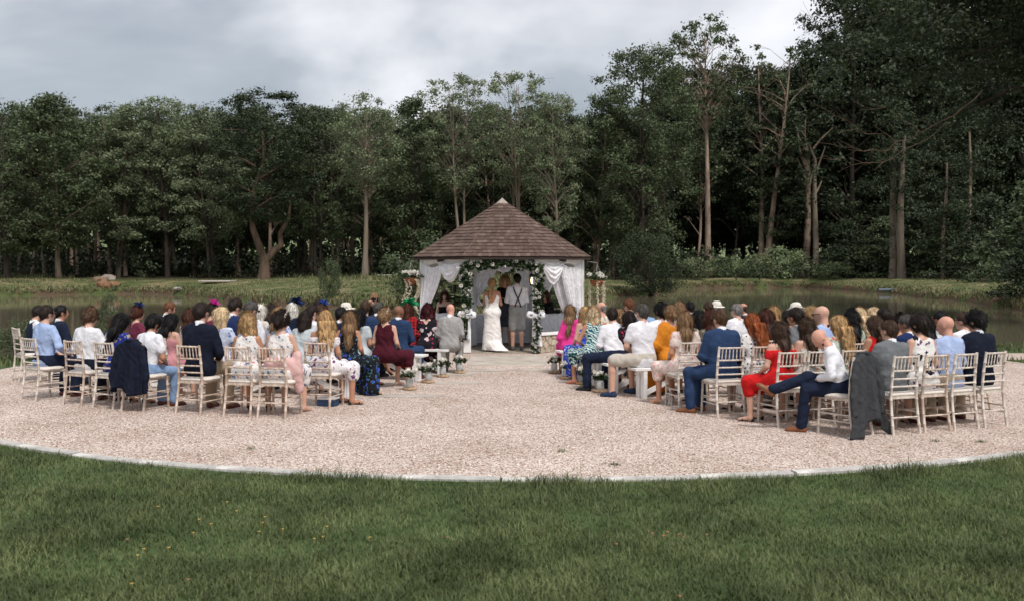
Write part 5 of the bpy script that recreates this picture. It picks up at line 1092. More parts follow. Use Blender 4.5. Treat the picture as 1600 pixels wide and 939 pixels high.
# cloth covered tables
m_cloth_t = cloth('tablecloth', (.84, .86, .92)); m_tw = mat('table_wood', (.3, .2, .12))
def table(cx_, cy_, rz, L, W, h, label):
    o = tag(empty('table', (cx_, cy_, .02), rz), label, 'table'); b = MB(); b.box((0, 0, h - .02), (L, W, .03), ch=.004); b.build('tabletop', m_tw, o)
    for x in (-1, 1):
        for y in (-1, 1): b = MB(); b.box((x * (L/2 - .08), y * (W/2 - .06), (h - .04) / 2), (.05, .05, h - .04)); b.build('leg', m_tw, o)
    per = [(-L/2, -W/2), (L/2, -W/2), (L/2, W/2), (-L/2, W/2)]; V = []; n = 24
    for z, off in ((h, -.004), (h - .01, .012), (h * .5, .02), (.02, .03)):
        for i in range(4):
            (x0, y0), (x1, y1) = per[i], per[(i+1) % 4]; dx, dy = x1 - x0, y1 - y0; l = math.hypot(dx, dy); nx, ny = dy / l, -dx / l
            for k in range(n): f = k / n; wv = off + (.015 * math.sin(k * 2.1 + i) * (1 - z / h)); V.append((x0 + dx*f + nx*wv + (-.01 if f == 0 else 0), y0 + dy*f + ny*wv, z))
    m_ = 4 * n; Fs = [(j*m_+i, (j+1)*m_+i, (j+1)*m_+(i+1) % m_, j*m_+(i+1) % m_) for j in range(3) for i in range(m_)]
    me = bpy.data.meshes.new('tablecloth'); me.from_pydata(V, [], Fs + [tuple(range(m_))]); me.polygons.foreach_set('use_smooth', [True] * len(Fs) + [False]); c = link('tablecloth', me, m_cloth_t, None, o.location, rz); tag(c, label.replace(' table with pale cloth', ' pale tablecloth'), 'tablecloth', 'pale blue tablecloths'); return o
table(-.2, 25.75, 0, 2.2, .6, .74, 'long table with pale cloth at the back of the gazebo behind the couple')
table(-1.38, 24.75, R(-14), .85, .62, .80, 'small table with pale cloth in the left bay before the musician')
table(1.05, 24.75, R(14), .85, .62, .80, 'small table with pale cloth in the right bay under the black bag')
# black bag and gift bag on the right table
bg_ = tag(empty('handbag', (1.0, 24.62, .825)), 'flat black bag lying on the right table in the gazebo', 'bag'); link('body', sdf_mesh('bag', [pr('a', V3(-.16, 0, .05), V3(.16, 0, .05), .06, k=.02, s=(1, 1, .8))], .014, fold=.005), mat('black_leather', (.008, .008, .009), rough=.45), bg_); b = MB(); b.tube([(-.1, 0, .09), (-.06, .02, .17), (.06, .02, .16), (.12, 0, .08)], .01, 6); b.build('handle', mat('black_leather', (.008, .008, .009)), bg_, True)
# hanging baskets
m_terra = mat('coir_brown', (.24, .085, .04), rough=.9, var=.3, vscale=20, bump=.6)
for s, px, py, Yb, nm in ((-1, 642, 437, 23.75, 'left'), (1, 933, 440, 23.75, 'right')):
    c = ray(px, py, Yb); o = tag(empty('hanging_basket', c), 'hanging basket of white flowers with trailing cream strands at the %s corner of the gazebo' % nm, 'basket', 'hanging baskets')
    b = MB(); b.lathe([(.02, -.14), (.09, -.12), (.15, -.05), (.175, .03), (.16, .03)], 16); b.build('basket', m_terra, o, True)
    top = G0 + oct_(RE - .06, 6 if s < 0 else 1, EZ - .1) - c; b = MB(); hk = Vector((0, 0, .40)); [b.tube([(.17 * math.cos(a), .17 * math.sin(a), .03), hk], .005, 4) for a in (.3, 2.4, 4.5)]; b.tube([hk, hk + Vector((0, 0, .04)), top * .9 + Vector((0, 0, .05)), top], .008, 5); b.build('chain', mat('chain_grey', (.3, .29, .27), rough=.5), o)
    r = random.Random(9 + s); C = np.array([(r.gauss(0, .12), r.gauss(0, .12), .06 + abs(r.gauss(0, .05))) for _ in range(60)]); A, Q = leaf_cloud(C, [.05] * 60, 8, .055, 3); link('leaves', npmesh('leaves', A, Q), m_ivy, o)
    for i in range(26): a = r.uniform(0, 6.28); q = .19 * r.random() ** .5; f = link('blossom', ROSE, None, o, (q * math.cos(a) * 1.15, q * math.sin(a), .10 + r.uniform(0, .09))); f.scale = (.05 * r.uniform(.7, 1.2),) * 3; f.rotation_euler = (r.uniform(0, 1.3), 0, r.uniform(0, 6))
    for i in range(8 if s < 0 else 4):
        a = (r.uniform(0, 6.28) if s < 0 else (3.3, 4.7, 5.6, 6.2)[i]); L = r.uniform(.5, .85) if s < 0 else (.75, .82, .5, .62)[i]; x, y = .16 * math.cos(a), .16 * math.sin(a); n = int(L * 85); C = np.array([(x * 1.1 + r.gauss(0, .014) + (0.05 * math.sin(k * .1) if s < 0 else 0), y + r.gauss(0, .014), -L * k / n) for k in range(n)]); A, Q = leaf_cloud(C, [.018] * n, 5, .030, i); link('trailing_strand', npmesh('trailing_strand', A, Q), m_gyp, o)
# ------------------------------------------------------------------ chairs and benches
m_lime = mat('limewashed_wood', (.60, .50, .42), rough=.6, var=.22, vscale=14, stretch=(1, 1, .3), bump=.25, bscale=60, col2=(.72, .66, .59))
m_limeb = mat('limewashed_wood_brown', (.52, .38, .29), rough=.6, var=.25, vscale=12, stretch=(1, 1, .3), bump=.25, bscale=60, col2=(.68, .57, .48))
m_pad = cloth('seat_pad', (.66, .60, .54))
m_bench = mat('bench_white', (.78, .77, .75), rough=.55, var=.10, vscale=6, bump=.3, bscale=40)
def bamboo(b, pts, r, rings):
    P = [Vector(p) for p in pts]; L = [0]
    for i in range(1, len(P)): L.append(L[-1] + (P[i] - P[i-1]).length)
    def at(s): i = max(j for j in range(len(P)) if L[j] <= s + 1e-9); i = min(i, len(P) - 2); return P[i].lerp(P[i+1], (s - L[i]) / (L[i+1] - L[i]))
    S = sorted(set([(0, 1)] + [(l, 1) for l in L[1:]])); ex = []
    for q in rings: c = q * L[-1]; ex += [(c - .010, 1), (c - .004, 1.24), (c + .004, 1.24), (c + .010, 1)]
    allp = sorted([x for x in S if all(abs(x[0] - e[0]) > .006 for e in ex)] + [e for e in ex if 0 < e[0] < L[-1]])
    b.tube([at(s) for s, _ in allp], [r * k for _, k in allp], 8)
def chair_proto():
    root = empty('chiavari_chair'); mk = lambda n, b, m=m_lime: b.build(n, m, root, True)
    for s in (-1, 1):
        b = MB(); bamboo(b, [(s*.195, -.265, 0), (s*.190, -.225, .22), (s*.186, -.20, .44), (s*.180, -.215, .68), (s*.172, -.245, .925)], .0165, (.12, .25, .44, .6, .74, .86)); mk('leg', b)
        b = MB(); bamboo(b, [(s*.205, .20, 0), (s*.195, .185, .43)], .0165, (.25, .5, .75)); mk('leg', b)
        for z in (.17, .25): b = MB(); bamboo(b, [(s*.202, .19, z), (s*.191, -.23, z)], .0085, (.5,)); mk('stretcher', b)
    for y, z in ((.19, .22), (-.228, .20)): b = MB(); bamboo(b, [(-.195, y, z), (.195, y, z)], .0095, (.25, .5, .75)); mk('stretcher', b)
    b = MB(); n = 10; V = []
    for z, k in ((.415, 1.0), (.445, 1.0)): V += [(-.20*k, -.20*k, z), (.20*k, -.20*k, z), (.215*k, .19*k, z), (.19*k, .215*k, z), (-.19*k, .215*k, z), (-.215*k, .19*k, z)]
    b.add(V, [(0, 5, 4, 3, 2, 1), (6, 7, 8, 9, 10, 11)] + [(i, (i+1) % 6, 6 + (i+1) % 6, 6 + i) for i in range(6)]); mk('seat', b)
    pad = sdf_mesh('seat_pad', [pr('p', V3(-.14, y, .462), V3(.14, y, .462), .07, k=.05, s=(1, 1, .36)) for y in (-.13, -.04, .05, .14)], .018); link('seat_pad', pad, m_pad, root)
    yb = lambda z: float(np.interp(z, [.44, .68, .925], [-.20, -.215, -.245])); xb = lambda z: float(np.interp(z, [.44, .68, .925], [.186, .180, .172]))
    for z, r in ((.905, .0125), (.745, .0105), (.65, .0105), (.56, .0105)): b = MB(); bamboo(b, [(-xb(z), yb(z), z), (0, yb(z) - .012, z), (xb(z), yb(z), z)], r, (.2, .4, .6, .8)); mk('top_rail' if z > .9 else 'back_rail', b)
    for i in range(6): f = (i - 2.5) / 3; b = MB(); bamboo(b, [(f*.158, yb(.745) - .011, .745), (f*.15, yb(.905) - .011, .905)], .0075, (.3, .7)); mk('spindle', b)
    return root
CH = None; NCH = 0
def chair(loc, rz, label, m=None, group='limewashed chairs of the guests'):
    global CH, NCH
    if CH is None: CH = chair_proto(); o = CH
    else: o = copy_tree(CH)
    o.location = loc; o.rotation_euler = (0, 0, rz); tag(o, label, 'chair', group)
    for ch in o.children:
        if ch.name.startswith('seat_pad'): continue
        ch.material_slots[0].link = 'OBJECT'; ch.material_slots[0].material = m or m_lime
    return o
def bench(c, rz, L, label):
    o = tag(empty('bench', c, rz), label, 'bench', 'white wooden benches')
    b = MB(); b.box((0, .075, .44), (L, .145, .04), ch=.005); b.build('seat_plank', m_bench, o); b = MB(); b.box((0, -.075, .44), (L, .145, .04), ch=.005); b.build('seat_plank', m_bench, o)
    for s in (-1, 1):
        x = s * (L / 2 - .16)
        for y in (-.085, .085): b = MB(); b.box((x, y, .21), (.06, .115, .42), ch=.004); b.build('leg', m_bench, o)
        b = MB(); b.box((x, 0, .398), (.045, .055, .04), ch=.003); b.build('crosspiece', m_bench, o)
        b = MB(); b.beam((x - s * .036, 0, .06), (x - s * .80, 0, .40), .045, .07); b.build('brace', m_bench, o)
    return o
def on_row(px, r):
    """where the sight line of photo column px meets the seat row r metres from the gazebo"""
    u = (px - 800) / F; a = u*u + 1; bq = -2 * (u*GX + GY); c = GX*GX + GY*GY - r*r; Y = (-bq - math.sqrt(bq*bq - 4*a*c)) / (2*a); return Vector((u*Y, Y, 0))
def facing(p): return math.atan2(-(GX - p.x), GY - p.y)
ROW = dict(L1=6.4, L2=7.6, L3=8.8, L4=9.95, L5=11.0, L6=11.95, R1=6.7, R2=7.6, R3=8.4, R4=9.2, R5=10.0, R6=11.0, R7=11.9, R8=12.8, R9=13.7)
nth = ('front', 'second', 'third', 'fourth', 'fifth')
for side in 'LR':
    for i in range(1, 6):
        k = '%s%d' % (side, i)
        if k == 'L5': continue
        r = ROW[k]; px = {'L1': 706, 'L2': 668, 'L3': 588, 'L4': 557, 'R1': 868, 'R2': 896, 'R3': 915, 'R4': 940, 'R5': 984}[k]; s = -1 if side == 'L' else 1
        p0 = on_row(px, r); a0 = math.atan2(p0.y - GY, p0.x - GX)
        for j in range(2):
            L = 1.95; a = a0 + s * (L / 2 + .02 + j * (L + .06)) / r; c = Vector((GX + r * math.cos(a), GY + r * math.sin(a), 0)); bench(c, facing(c), L, '%s %s row of benches %s of the aisle' % (('white bench at the aisle end of the', 'white bench at the outer end of the')[j], nth[i-1], 'left' if s < 0 else 'right'))
# ------------------------------------------------------------------ clothes colours
c_ = cloth
W_ = c_('white_shirt', (.74, .74, .78)); LB = c_('pale_blue_shirt', (.36, .46, .70)); NAVY = c_('navy', (.012, .018, .040)); BNAVY = c_('bright_navy', (.014, .028, .095)); DN = c_('dark_navy', (.008, .011, .024)); MID = c_('mid_blue', (.022, .045, .105))
GREY = c_('mid_grey', (.15, .16, .17)); LG = c_('light_grey', (.32, .31, .30)); CHAR = c_('charcoal', (.035, .036, .042)); BLK = c_('black', (.010, .010, .012)); BEI = c_('beige', (.42, .34, .25)); TAN = c_('tan_trousers', (.34, .26, .18)); SAGE = c_('pale_grey_dress', (.48, .53, .55))
BLUSH = c_('blush', (.62, .40, .38)); PINK = c_('dusty_pink', (.52, .24, .26)); MAG = c_('magenta', (.68, .045, .25)); RED = c_('red', (.55, .014, .016)); BURG = c_('burgundy', (.060, .008, .016)); ORG = c_('mustard_orange', (.60, .21, .02)); STR = c_('blue_stripe', (.55, .63, .78), 'stripe', (.16, .25, .55), scale=34.)
FW = c_('white_floral', (.74, .72, .70), 'floral', (.14, .20, .30), (.50, .16, .18), 13.); FP = c_('purple_floral', (.74, .73, .74), 'floral', (.16, .05, .16), (.30, .10, .24), 12.); FB = c_('black_floral', (.012, .012, .016), 'floral', (.05, .10, .42), (.06, .22, .25), 11.); FBW = c_('black_floral_white', (.014, .013, .018), 'floral', (.62, .50, .52), (.45, .03, .07), 8.)
FPK = c_('pink_floral', (.74, .64, .58), 'floral', (.60, .26, .24), (.66, .36, .32), 20.); FBL = c_('blue_floral', (.03, .07, .50), 'floral', (.66, .70, .80), (.55, .6, .78), 17.); TRO = c_('teal_tropical', (.55, .66, .64), 'leaf', (.03, .20, .24), (.02, .05, .05), 9.); DOT = c_('polka', (.74, .72, .70), 'dots', (.012, .012, .014), scale=19.)
RBG = c_('blue_gold', (.02, .035, .24), 'floral', (.36, .28, .17), (.42, .36, .26), 10.); PLD = c_('red_plaid', (.018, .012, .014), 'plaid', (.50, .018, .022), (.30, .012, .018), scale=5.); LACE = c_('white_lace', (.72, .70, .68), 'floral', (.5, .42, .38), (.6, .5, .45), 26.); OF = c_('orange_print', (.68, .60, .50), 'floral', (.60, .14, .04), (.15, .25, .2), 10.)
MULT = c_('multi_floral', (.50, .50, .45), 'floral', (.40, .18, .08), (.10, .22, .36), 13.); GF = c_('green_floral', (.50, .56, .46), 'floral', (.50, .12, .10), (.06, .22, .12), 13.); DAP = c_('dark_print', (.12, .11, .09), 'floral', (.52, .46, .36), (.3, .26, .2), 16.); PF2 = c_('white_plum', (.74, .72, .70), 'floral', (.015, .012, .02), (.13, .04, .12), 8.)
SHO = c_('stone_shorts', (.50, .46, .40)); GSH = c_('grey_shorts', (.30, .30, .29)); IVO = c_('ivory_gown', (.82, .79, .76)); PLUM = c_('plum_dress', (.16, .03, .06)); BLS = c_('soft_blue_print', (.52, .58, .72), 'floral', (.16, .22, .46), (.7, .72, .78), 15.); PBS = c_('powder_blue', (.22, .33, .52)); GRN = c_('green_feather', (.01, .22, .09)); KNIT = c_('cream_top', (.66, .60, .52))
sh_br = mat('shoe_tan', (.20, .075, .032), rough=.4); sh_bk = mat('shoe_black', (.012, .011, .011), rough=.4); sh_nd = mat('shoe_nude', (.52, .38, .31), rough=.5); sh_nv = mat('shoe_navy', (.015, .03, .07), rough=.7); sh_or = mat('shoe_orange', (.72, .11, .03), rough=.5); sh_rd = mat('shoe_red', (.45, .015, .02), rough=.5); sh_ox = mat('shoe_oxblood', (.11, .03, .022), rough=.4); sh_wt = mat('shoe_cream', (.66, .6, .54), rough=.5)
OX, OXB, OXK, HB, HN, SB = ('oxford', sh_br), ('oxford', sh_ox), ('oxford', sh_bk), ('heel', sh_bk), ('heel', sh_nd), ('sandal', sh_bk)
FASN = mat('feather_navy', (.012, .025, .09), rough=.7); FASM = mat('feather_magenta', (.5, .02, .26), rough=.7); FASG = mat('feather_green', (.01, .26, .10), rough=.6); FASB = mat('feather_blue', (.02, .06, .26), rough=.7); WHF = mat('petal_white', (.8, .76, .72), rough=.7); BLF = mat('feather_black', (.012, .01, .012), rough=.7); STRAW = mat('straw_pale', (.66, .62, .55), rough=.8, bump=.4); GL = ('glasses',); CO = ('collar', W_)
# ------------------------------------------------------------------ guests: id, column, head row, seat row, sex, hair, hair colour, skin, top, bottom, shoes, pose, extras, label
near_v, far_v = .0158, .026
def g(pid, px, hy, row, sex, hk, hc, sk, top, bot=None, shoes=None, pose=None, ex=(), label='', turn=0, hip=None, seat=None, dy=0.0, chm=None):
    r = ROW[row]; p = on_row(hip or px, r); p.y += dy; f = facing(p) + R(turn) + (R((sum(map(ord, label)) % 15) - 7) if not turn else 0); k = (ray(px, hy, p.y).z) / {'m': 1.265, 'f': 1.228, 'c': 1.165}[sex]; k = max(.93, min(1.055, k))
    near = row in ('L6', 'R9', 'R8') or (pose or {}).get('lrot') or row == 'L5' and px > 480
    ps = dict(pose or {}); hsh = sum(map(ord, pid + label)); ps.setdefault('hyaw', (0, 16, -14, 28, -26)[hsh % 5]); ps.setdefault('lean', (1, 4, 9)[hsh % 3]); ps.setdefault('hpitch', (2, 8, 14)[hsh % 3]); o = person(pid, p, f, sex, hk, hc, sk, top, bot, shoes or (OXK if sex == 'm' else HB), label, ps, k, near_v if near else far_v, ex)
    if row in ('L5', 'L6') or (row[0] == 'R' and row >= 'R6'):
        fc = facing(p) if seat is None else f + R(seat); q = p - Vector((-math.sin(fc), math.cos(fc), 0)) * .0
        w_ = label.split(' on ')[0]; chair(q, fc, ('limewashed chair under the ' + w_)[:200] if len(w_.split()) < 12 else 'limewashed chair under the ' + ' '.join(w_.split()[:11]), chm or (m_limeb if len(pid) % 2 == 0 or NC_(pid) else m_lime))
    return o
def NC_(pid): return sum(map(ord, pid)) % 4 == 0
AL = dict(lrot=-32); AR = dict(lrot=34)
# left block, back row
g('a', 68, 491, 'L6', 'm', 'short', 'dark', 'light', ('shirt', LB), ('trousers', NAVY), OXB, dict(lean=2, hyaw=-12, hpitch=2, arms='wide'), (GL,), 'man in pale blue shirt and sunglasses on the leftmost chair')
g('d', 135, 496, 'L6', 'm', 'messy', 'mid', 'light', ('shirt', W_), ('trousers', DN), OXB, dict(lean=3, hyaw=-14, arms='wide'), (GL,), 'man with tousled light brown hair in white shirt and sunglasses')
g('f', 193, 504, 'L6', 'f', 'vlong', 'black', 'tan', ('dress', RBG), None, HB, dict(lean=6, hyaw=-20), (), 'woman with long black hair in royal blue and gold dress', hip=182)
g('h', 227, 508, 'L6', 'm', 'pixie', 'black', 'tan', ('tee', W_), ('trousers', PBS), OXB, dict(lean=10, hyaw=-14, hpitch=14), (), 'black haired boy in short sleeved white shirt with dark jacket behind him')
g('l', 311, 488, 'L6', 'm', 'short', 'dark', 'light', ('jacket', DN), ('trousers', TAN), OXB, dict(lean=2, hyaw=-8), (CO,), 'tall dark haired man in dark navy blazer on the back left row')
g('p', 389, 506, 'L6', 'f', 'curly', 'blonde', 'tan', ('sleeveless', FW), None, HB, dict(lean=3, hyaw=-10), (('flower', WHF),), 'woman with blonde curls and a white hair flower in white floral dress', hip=385)
g('t', 439, 502, 'L6', 'f', 'updo', 'dark', 'light', ('sleeveless', FW), None, HN, dict(lean=3), (('cloth', 'shawl', BLUSH, 'shawl'), ('flower', WHF)), 'woman with dark pinned up hair and a blush shawl round her waist', hip=437)
g('x', 505, 500, 'L5', 'f', 'wavy', 'blonde', 'tan', ('offsh', FP), None, SB, dict(lean=4, lrot=-42, arms='side'), (), 'blonde woman in off shoulder purple floral dress at the aisle', chm=m_limeb)
# left block, fifth row
g('m', 340, 495, 'L5', 'f', 'bob', 'lblonde', 'light', ('dress', BLS), None, HN, None, (), 'pale blonde woman right beside the dark navy blazer', hip=344)
g('j', 262, 506, 'L5', 'f', 'vlong', 'black', 'light', ('strap', PINK), None, HN, dict(lean=5, hyaw=-22), (), 'woman with long black hair in dusty pink dress')
g('e', 174, 509, 'L5', 'c', 'short', 'mid', 'light', ('shirt', LB), ('trousers', GREY), OXK, dict(hpitch=26, hyaw=-8), (), 'small boy with bowed head in pale shirt')
g('c', 92, 489, 'L5', 'm', 'short', 'black', 'tan', ('jacket', NAVY), ('trousers', NAVY), OXK, dict(hyaw=-16), (CO,), 'man with black hair in navy suit behind the pale blue shirt')
g('b', 50, 498, 'L5', 'm', 'short', 'dark', 'light', ('shirt', W_), ('trousers', NAVY), OXK, dict(arms='wide'), (('cloth', 'waistcoat', NAVY, 'waistcoat'),), 'man in navy waistcoat and white sleeves farthest left of the guests', hip=47)
# left block, benches
g('k', 294, 495, 'L4', 'f', 'long', 'auburn', 'light', ('dress', LACE), None, None, None, (), 'auburn haired woman in white lace dress left of the navy blazer')
g('g', 212, 490, 'L4', 'f', 'bun', 'auburn', 'light', ('dress', PLUM), None, None, None, (('big', FASN),), 'auburn haired woman with a navy feather fascinator on the left')
g('n', 357, 480, 'L4', 'm', 'short', 'dark', 'light', ('jacket', BNAVY), ('trousers', NAVY), OXK, dict(hyaw=-20), (GL, CO), 'tall man with dark cropped hair and sunglasses in bright navy suit')
g('o', 384, 484, 'L4', 'm', 'short', 'dgrey', 'light', ('shirt', W_), ('trousers', CHAR), OXK, dict(hyaw=-20), (('cloth', 'waistcoat', CHAR, 'waistcoat'), GL), 'greying man in charcoal waistcoat and white shirt sleeves')
g('s', 434, 493, 'L4', 'f', 'long', 'dblonde', 'light', ('dress', BLS), None, None, None, (), 'woman with long ash blonde hair in soft blue print behind the pinned up hair')
g('v', 471, 499, 'L4', 'f', 'bob', 'dark', 'light', ('dress', SAGE), None, None, None, (), 'woman with a dark brown bob left of the off shoulder dress')
g('z', 541, 500, 'L4', 'f', 'vlong', 'dblonde', 'tan', ('maxi', FB), None, SB, dict(lean=5, lrot=-34, arms='side'), (), 'woman with long light brown hair in black dress with blue flowers', hip=543)
g('i', 254, 482, 'L3', 'm', 'short', 'ginger', 'light', ('jacket', NAVY), ('trousers', NAVY), None, dict(hyaw=-24), (GL, CO), 'man with short ginger hair and glasses in navy jacket')
g('mf', 327, 486, 'L3', 'f', 'bun', 'dark', 'light', ('dress', PLUM), None, None, None, (('big', FASM),), 'woman wearing a magenta feather fascinator')
g('q', 404, 488, 'L3', 'f', 'long', 'white', 'pale', ('dress', KNIT), None, None, None, (), 'woman with long platinum hair right of the charcoal waistcoat')
g('w', 484, 489, 'L3', 'm', 'short', 'dark', 'light', ('shirt', W_), ('trousers', NAVY), None, None, (), 'man in white shirt behind the woman with the blue fascinator')
g('y', 530, 496, 'L3', 'm', 'short', 'black', 'light', ('jacket', NAVY), ('trousers', NAVY), None, None, (CO,), 'black haired man in navy jacket left of the long light brown hair')
g('aa', 558, 497, 'L3', 'f', 'long', 'black', 'tan', ('dress', SAGE), None, HB, dict(lrot=-30, legs='cross2', arms='side'), (), 'dark haired woman in pale grey dress crossing her legs', hip=560)
g('dd', 601, 493, 'L3', 'f', 'updo', 'dblonde', 'light', ('halter', BURG), None, ('heel', sh_wt), dict(lean=4, lrot=-30, arms='side'), (('flower', WHF), ('cloth', 'hem', BURG, 'skirt')) if False else (('flower', WHF),), 'woman in burgundy lace dress with white flower in her hair')
g('r', 420, 489, 'L2', 'f', 'long', 'dark', 'light', ('dress', PLUM), None, None, None, (), 'woman with long dark hair behind the ash blonde')
g('u', 453, 484, 'L2', 'f', 'bob', 'white', 'light', ('dress', NAVY), None, None, None, (('feather', FASN),), 'older woman under a large navy feather hat')
g('bf2', 502, 486, 'L2', 'f', 'bob', 'brown', 'light', ('dress', BNAVY), None, None, None, (('big', FASB),), 'woman with a bright blue fascinator ahead of the off shoulder dress')
g('hat1', 540, 487, 'L2', 'f', 'bob', 'brown', 'light', ('dress', SAGE), None, None, None, (('hat', STRAW),), 'woman in a cream hat on the left benches')
g('bb', 569, 482, 'L2', 'm', 'short', 'brown', 'light', ('jacket', MID), ('trousers', NAVY), None, None, (CO,), 'man with brown hair in blue suit beside the burgundy dress')
g('ee', 622, 489, 'L2', 'm', 'bald', 'black', 'brown', ('jacket', MID), ('trousers', MID), OXB, dict(lrot=-24), (CO,), 'bald dark skinned man in blue suit left of the red plaid shawl')
g('w2', 490, 479, 'L1', 'm', 'short', 'dark', 'light', ('jacket', NAVY), ('trousers', NAVY), None, None, (CO,), 'dark haired man far forward behind the bright blue fascinator')
g('cc', 588, 486, 'L1', 'm', 'short', 'dgrey', 'light', ('jacket', CHAR), ('trousers', CHAR), None, None, (CO,), 'grey haired man in charcoal suit in front of the photographer')
g('ff', 634, 485, 'L1', 'f', 'bob', 'auburn', 'light', ('dressmaxi', PLD), None, HB, dict(arms='side'), (('feather', FASG), ('cloth', 'wrap', PLD, 'shawl')), 'woman under green feathers wrapped in a red and black plaid shawl')
g('gg', 667, 489, 'L1', 'f', 'curly', 'burg', 'pale', ('dressmaxi', FBW, True), None, None, dict(arms='side'), (('small', BLF),), 'woman with dark red curls in black dress with white flowers')
g('hh', 702, 484, 'L1', 'm', 'bald', 'mid', 'pink', ('jacket', LG), ('trousers', LG), OXK, dict(arms='side'), (CO,), 'bald man in light grey suit at the front of the left aisle')
# right block, benches
g('ba', 893, 493, 'R1', 'f', 'vlong', 'dblonde', 'tan', ('cape', MAG), None, SB, dict(arms='side'), (), 'woman with long fair hair in magenta dress at the front right')
g('bd', 942, 482, 'R1', 'm', 'fringe', 'grey', 'pink', ('shirt', OF), ('trousers', BEI), None, None, (), 'balding grey man behind the white curls on the right')
g('bg', 987, 478, 'R1', 'm', 'short', 'ginger', 'light', ('shirt', W_), ('trousers', NAVY), None, None, (), 'ginger haired man in the front right rows')
g('bo', 1085, 482, 'R1', 'm', 'short', 'black', 'light', ('jacket', NAVY), ('trousers', NAVY), None, None, (CO,), 'black haired man far forward right of the mustard dress')
g('wh1', 1122, 483, 'R1', 'f', 'bob', 'white', 'light', ('dress', SAGE), None, None, None, (('hat', STRAW),), 'woman in a white hat far forward on the right')
g('bb2', 917, 491, 'R2', 'f', 'bob', 'blonde', 'light', ('strapmaxi', FBL), None, ('heel', sh_rd), dict(arms='side', lrot=12), (), 'blonde woman in blue floral maxi dress beside the magenta dress')
g('bj', 1008, 484, 'R2', 'm', 'bald', 'mid', 'pink', ('jacket', PBS), ('trousers', NAVY), None, None, (), 'bald man in powder blue jacket ahead of the white polo shirt')
g('bq', 1109, 483, 'R2', 'm', 'short', 'brown', 'light', ('shirt', W_), ('trousers', NAVY), None, None, (), 'brown haired man in white shirt left of the white hat')
g('bt2', 1169, 485, 'R2', 'm', 'fringe', 'brown', 'tan', ('jacket', NAVY), ('trousers', NAVY), None, None, (CO,), 'balding tanned man ahead of the red haired woman')
g('bc', 930, 492, 'R3', 'f', 'curly', 'lblonde', 'tan', ('sleeveless', TRO), None, ('heel', sh_or), dict(lean=12, lrot=34, arms='wide'), (), 'older woman with white blonde curls in teal leaf print dress')
g('bfw', 973, 496, 'R3', 'f', 'wavy', 'dblonde', 'tan', ('strap', DAP), None, None, dict(hyaw=14), (), 'woman with wavy fair hair and bare shoulders between two white shirts')
g('bm', 1067, 484, 'R3', 'f', 'bob', 'dblonde', 'light', ('dress', LACE), None, None, None, (), 'fair haired woman far forward above the pink floral dress')
g('bt', 1153, 486, 'R3', 'm', 'short', 'grey', 'light', ('shirt', W_), ('trousers', NAVY), None, dict(hyaw=15), (GL,), 'grey haired man in white shirt and glasses right of the navy suit')
g('be', 948, 492, 'R4', 'm', 'short', 'dark', 'light', ('shirt', W_), ('trousers', NAVY), OXK, dict(lean=16, lrot=40, legs='apart'), (), 'man in long sleeved white shirt and navy trousers leaning forward', hip=962)
g('bi', 984, 503, 'R4', 'f', 'long', 'dark', 'light', ('dress', FBW), None, None, None, (), 'dark long haired woman hidden beside the white polo shirt')
g('bk', 1034, 487, 'R4', 'm', 'messy', 'black', 'light', ('shirt', W_), ('trousers', NAVY), None, dict(hyaw=14), (GL,), 'man with thick black hair and glasses in white shirt')
g('bw', 1213, 491, 'R4', 'f', 'long', 'blonde', 'light', ('dress', LACE), None, None, None, (), 'blonde woman behind the long auburn hair')
g('wh2', 1254, 487, 'R4', 'f', 'bob', 'white', 'light', ('dress', SAGE), None, None, None, (('hat', STRAW),), 'woman in a white hat ahead of the grey jacket')
g('bh', 1001, 489, 'R5', 'm', 'short', 'dgrey', 'light', ('tee', W_), ('shorts', SHO), ('sneaker', sh_nv), dict(legs='apart', lrot=30, lean=3), (), 'man in white short sleeved shirt and stone shorts on the right bench', hip=1006)
g('bl', 1050, 491, 'R5', 'f', 'bun', 'dblonde', 'light', ('batwing', ORG), None, HB, dict(arms='wide'), (), 'woman in mustard orange dress with fair hair in a bun', hip=1051)
g('bp', 1095, 498, 'R5', 'f', 'bob', 'black', 'tan', ('dress', DAP), None, None, None, (), 'woman with black bob above the navy suit')
g('cb', 1273, 491, 'R5', 'f', 'long', 'blonde', 'light', ('dress', LACE), None, None, None, (), 'blonde woman left of the bald man in glasses')
g('cgb', 1367, 499, 'R5', 'f', 'bob', 'lblonde', 'light', ('dress', GF), None, None, None, (), 'pale blonde woman behind the red dress with wavy hair')
g('by', 1236, 500, 'R5', 'f', 'bun', 'dark', 'light', ('dress', PLUM), None, None, None, (), 'woman with dark bun left of the grey jacket')
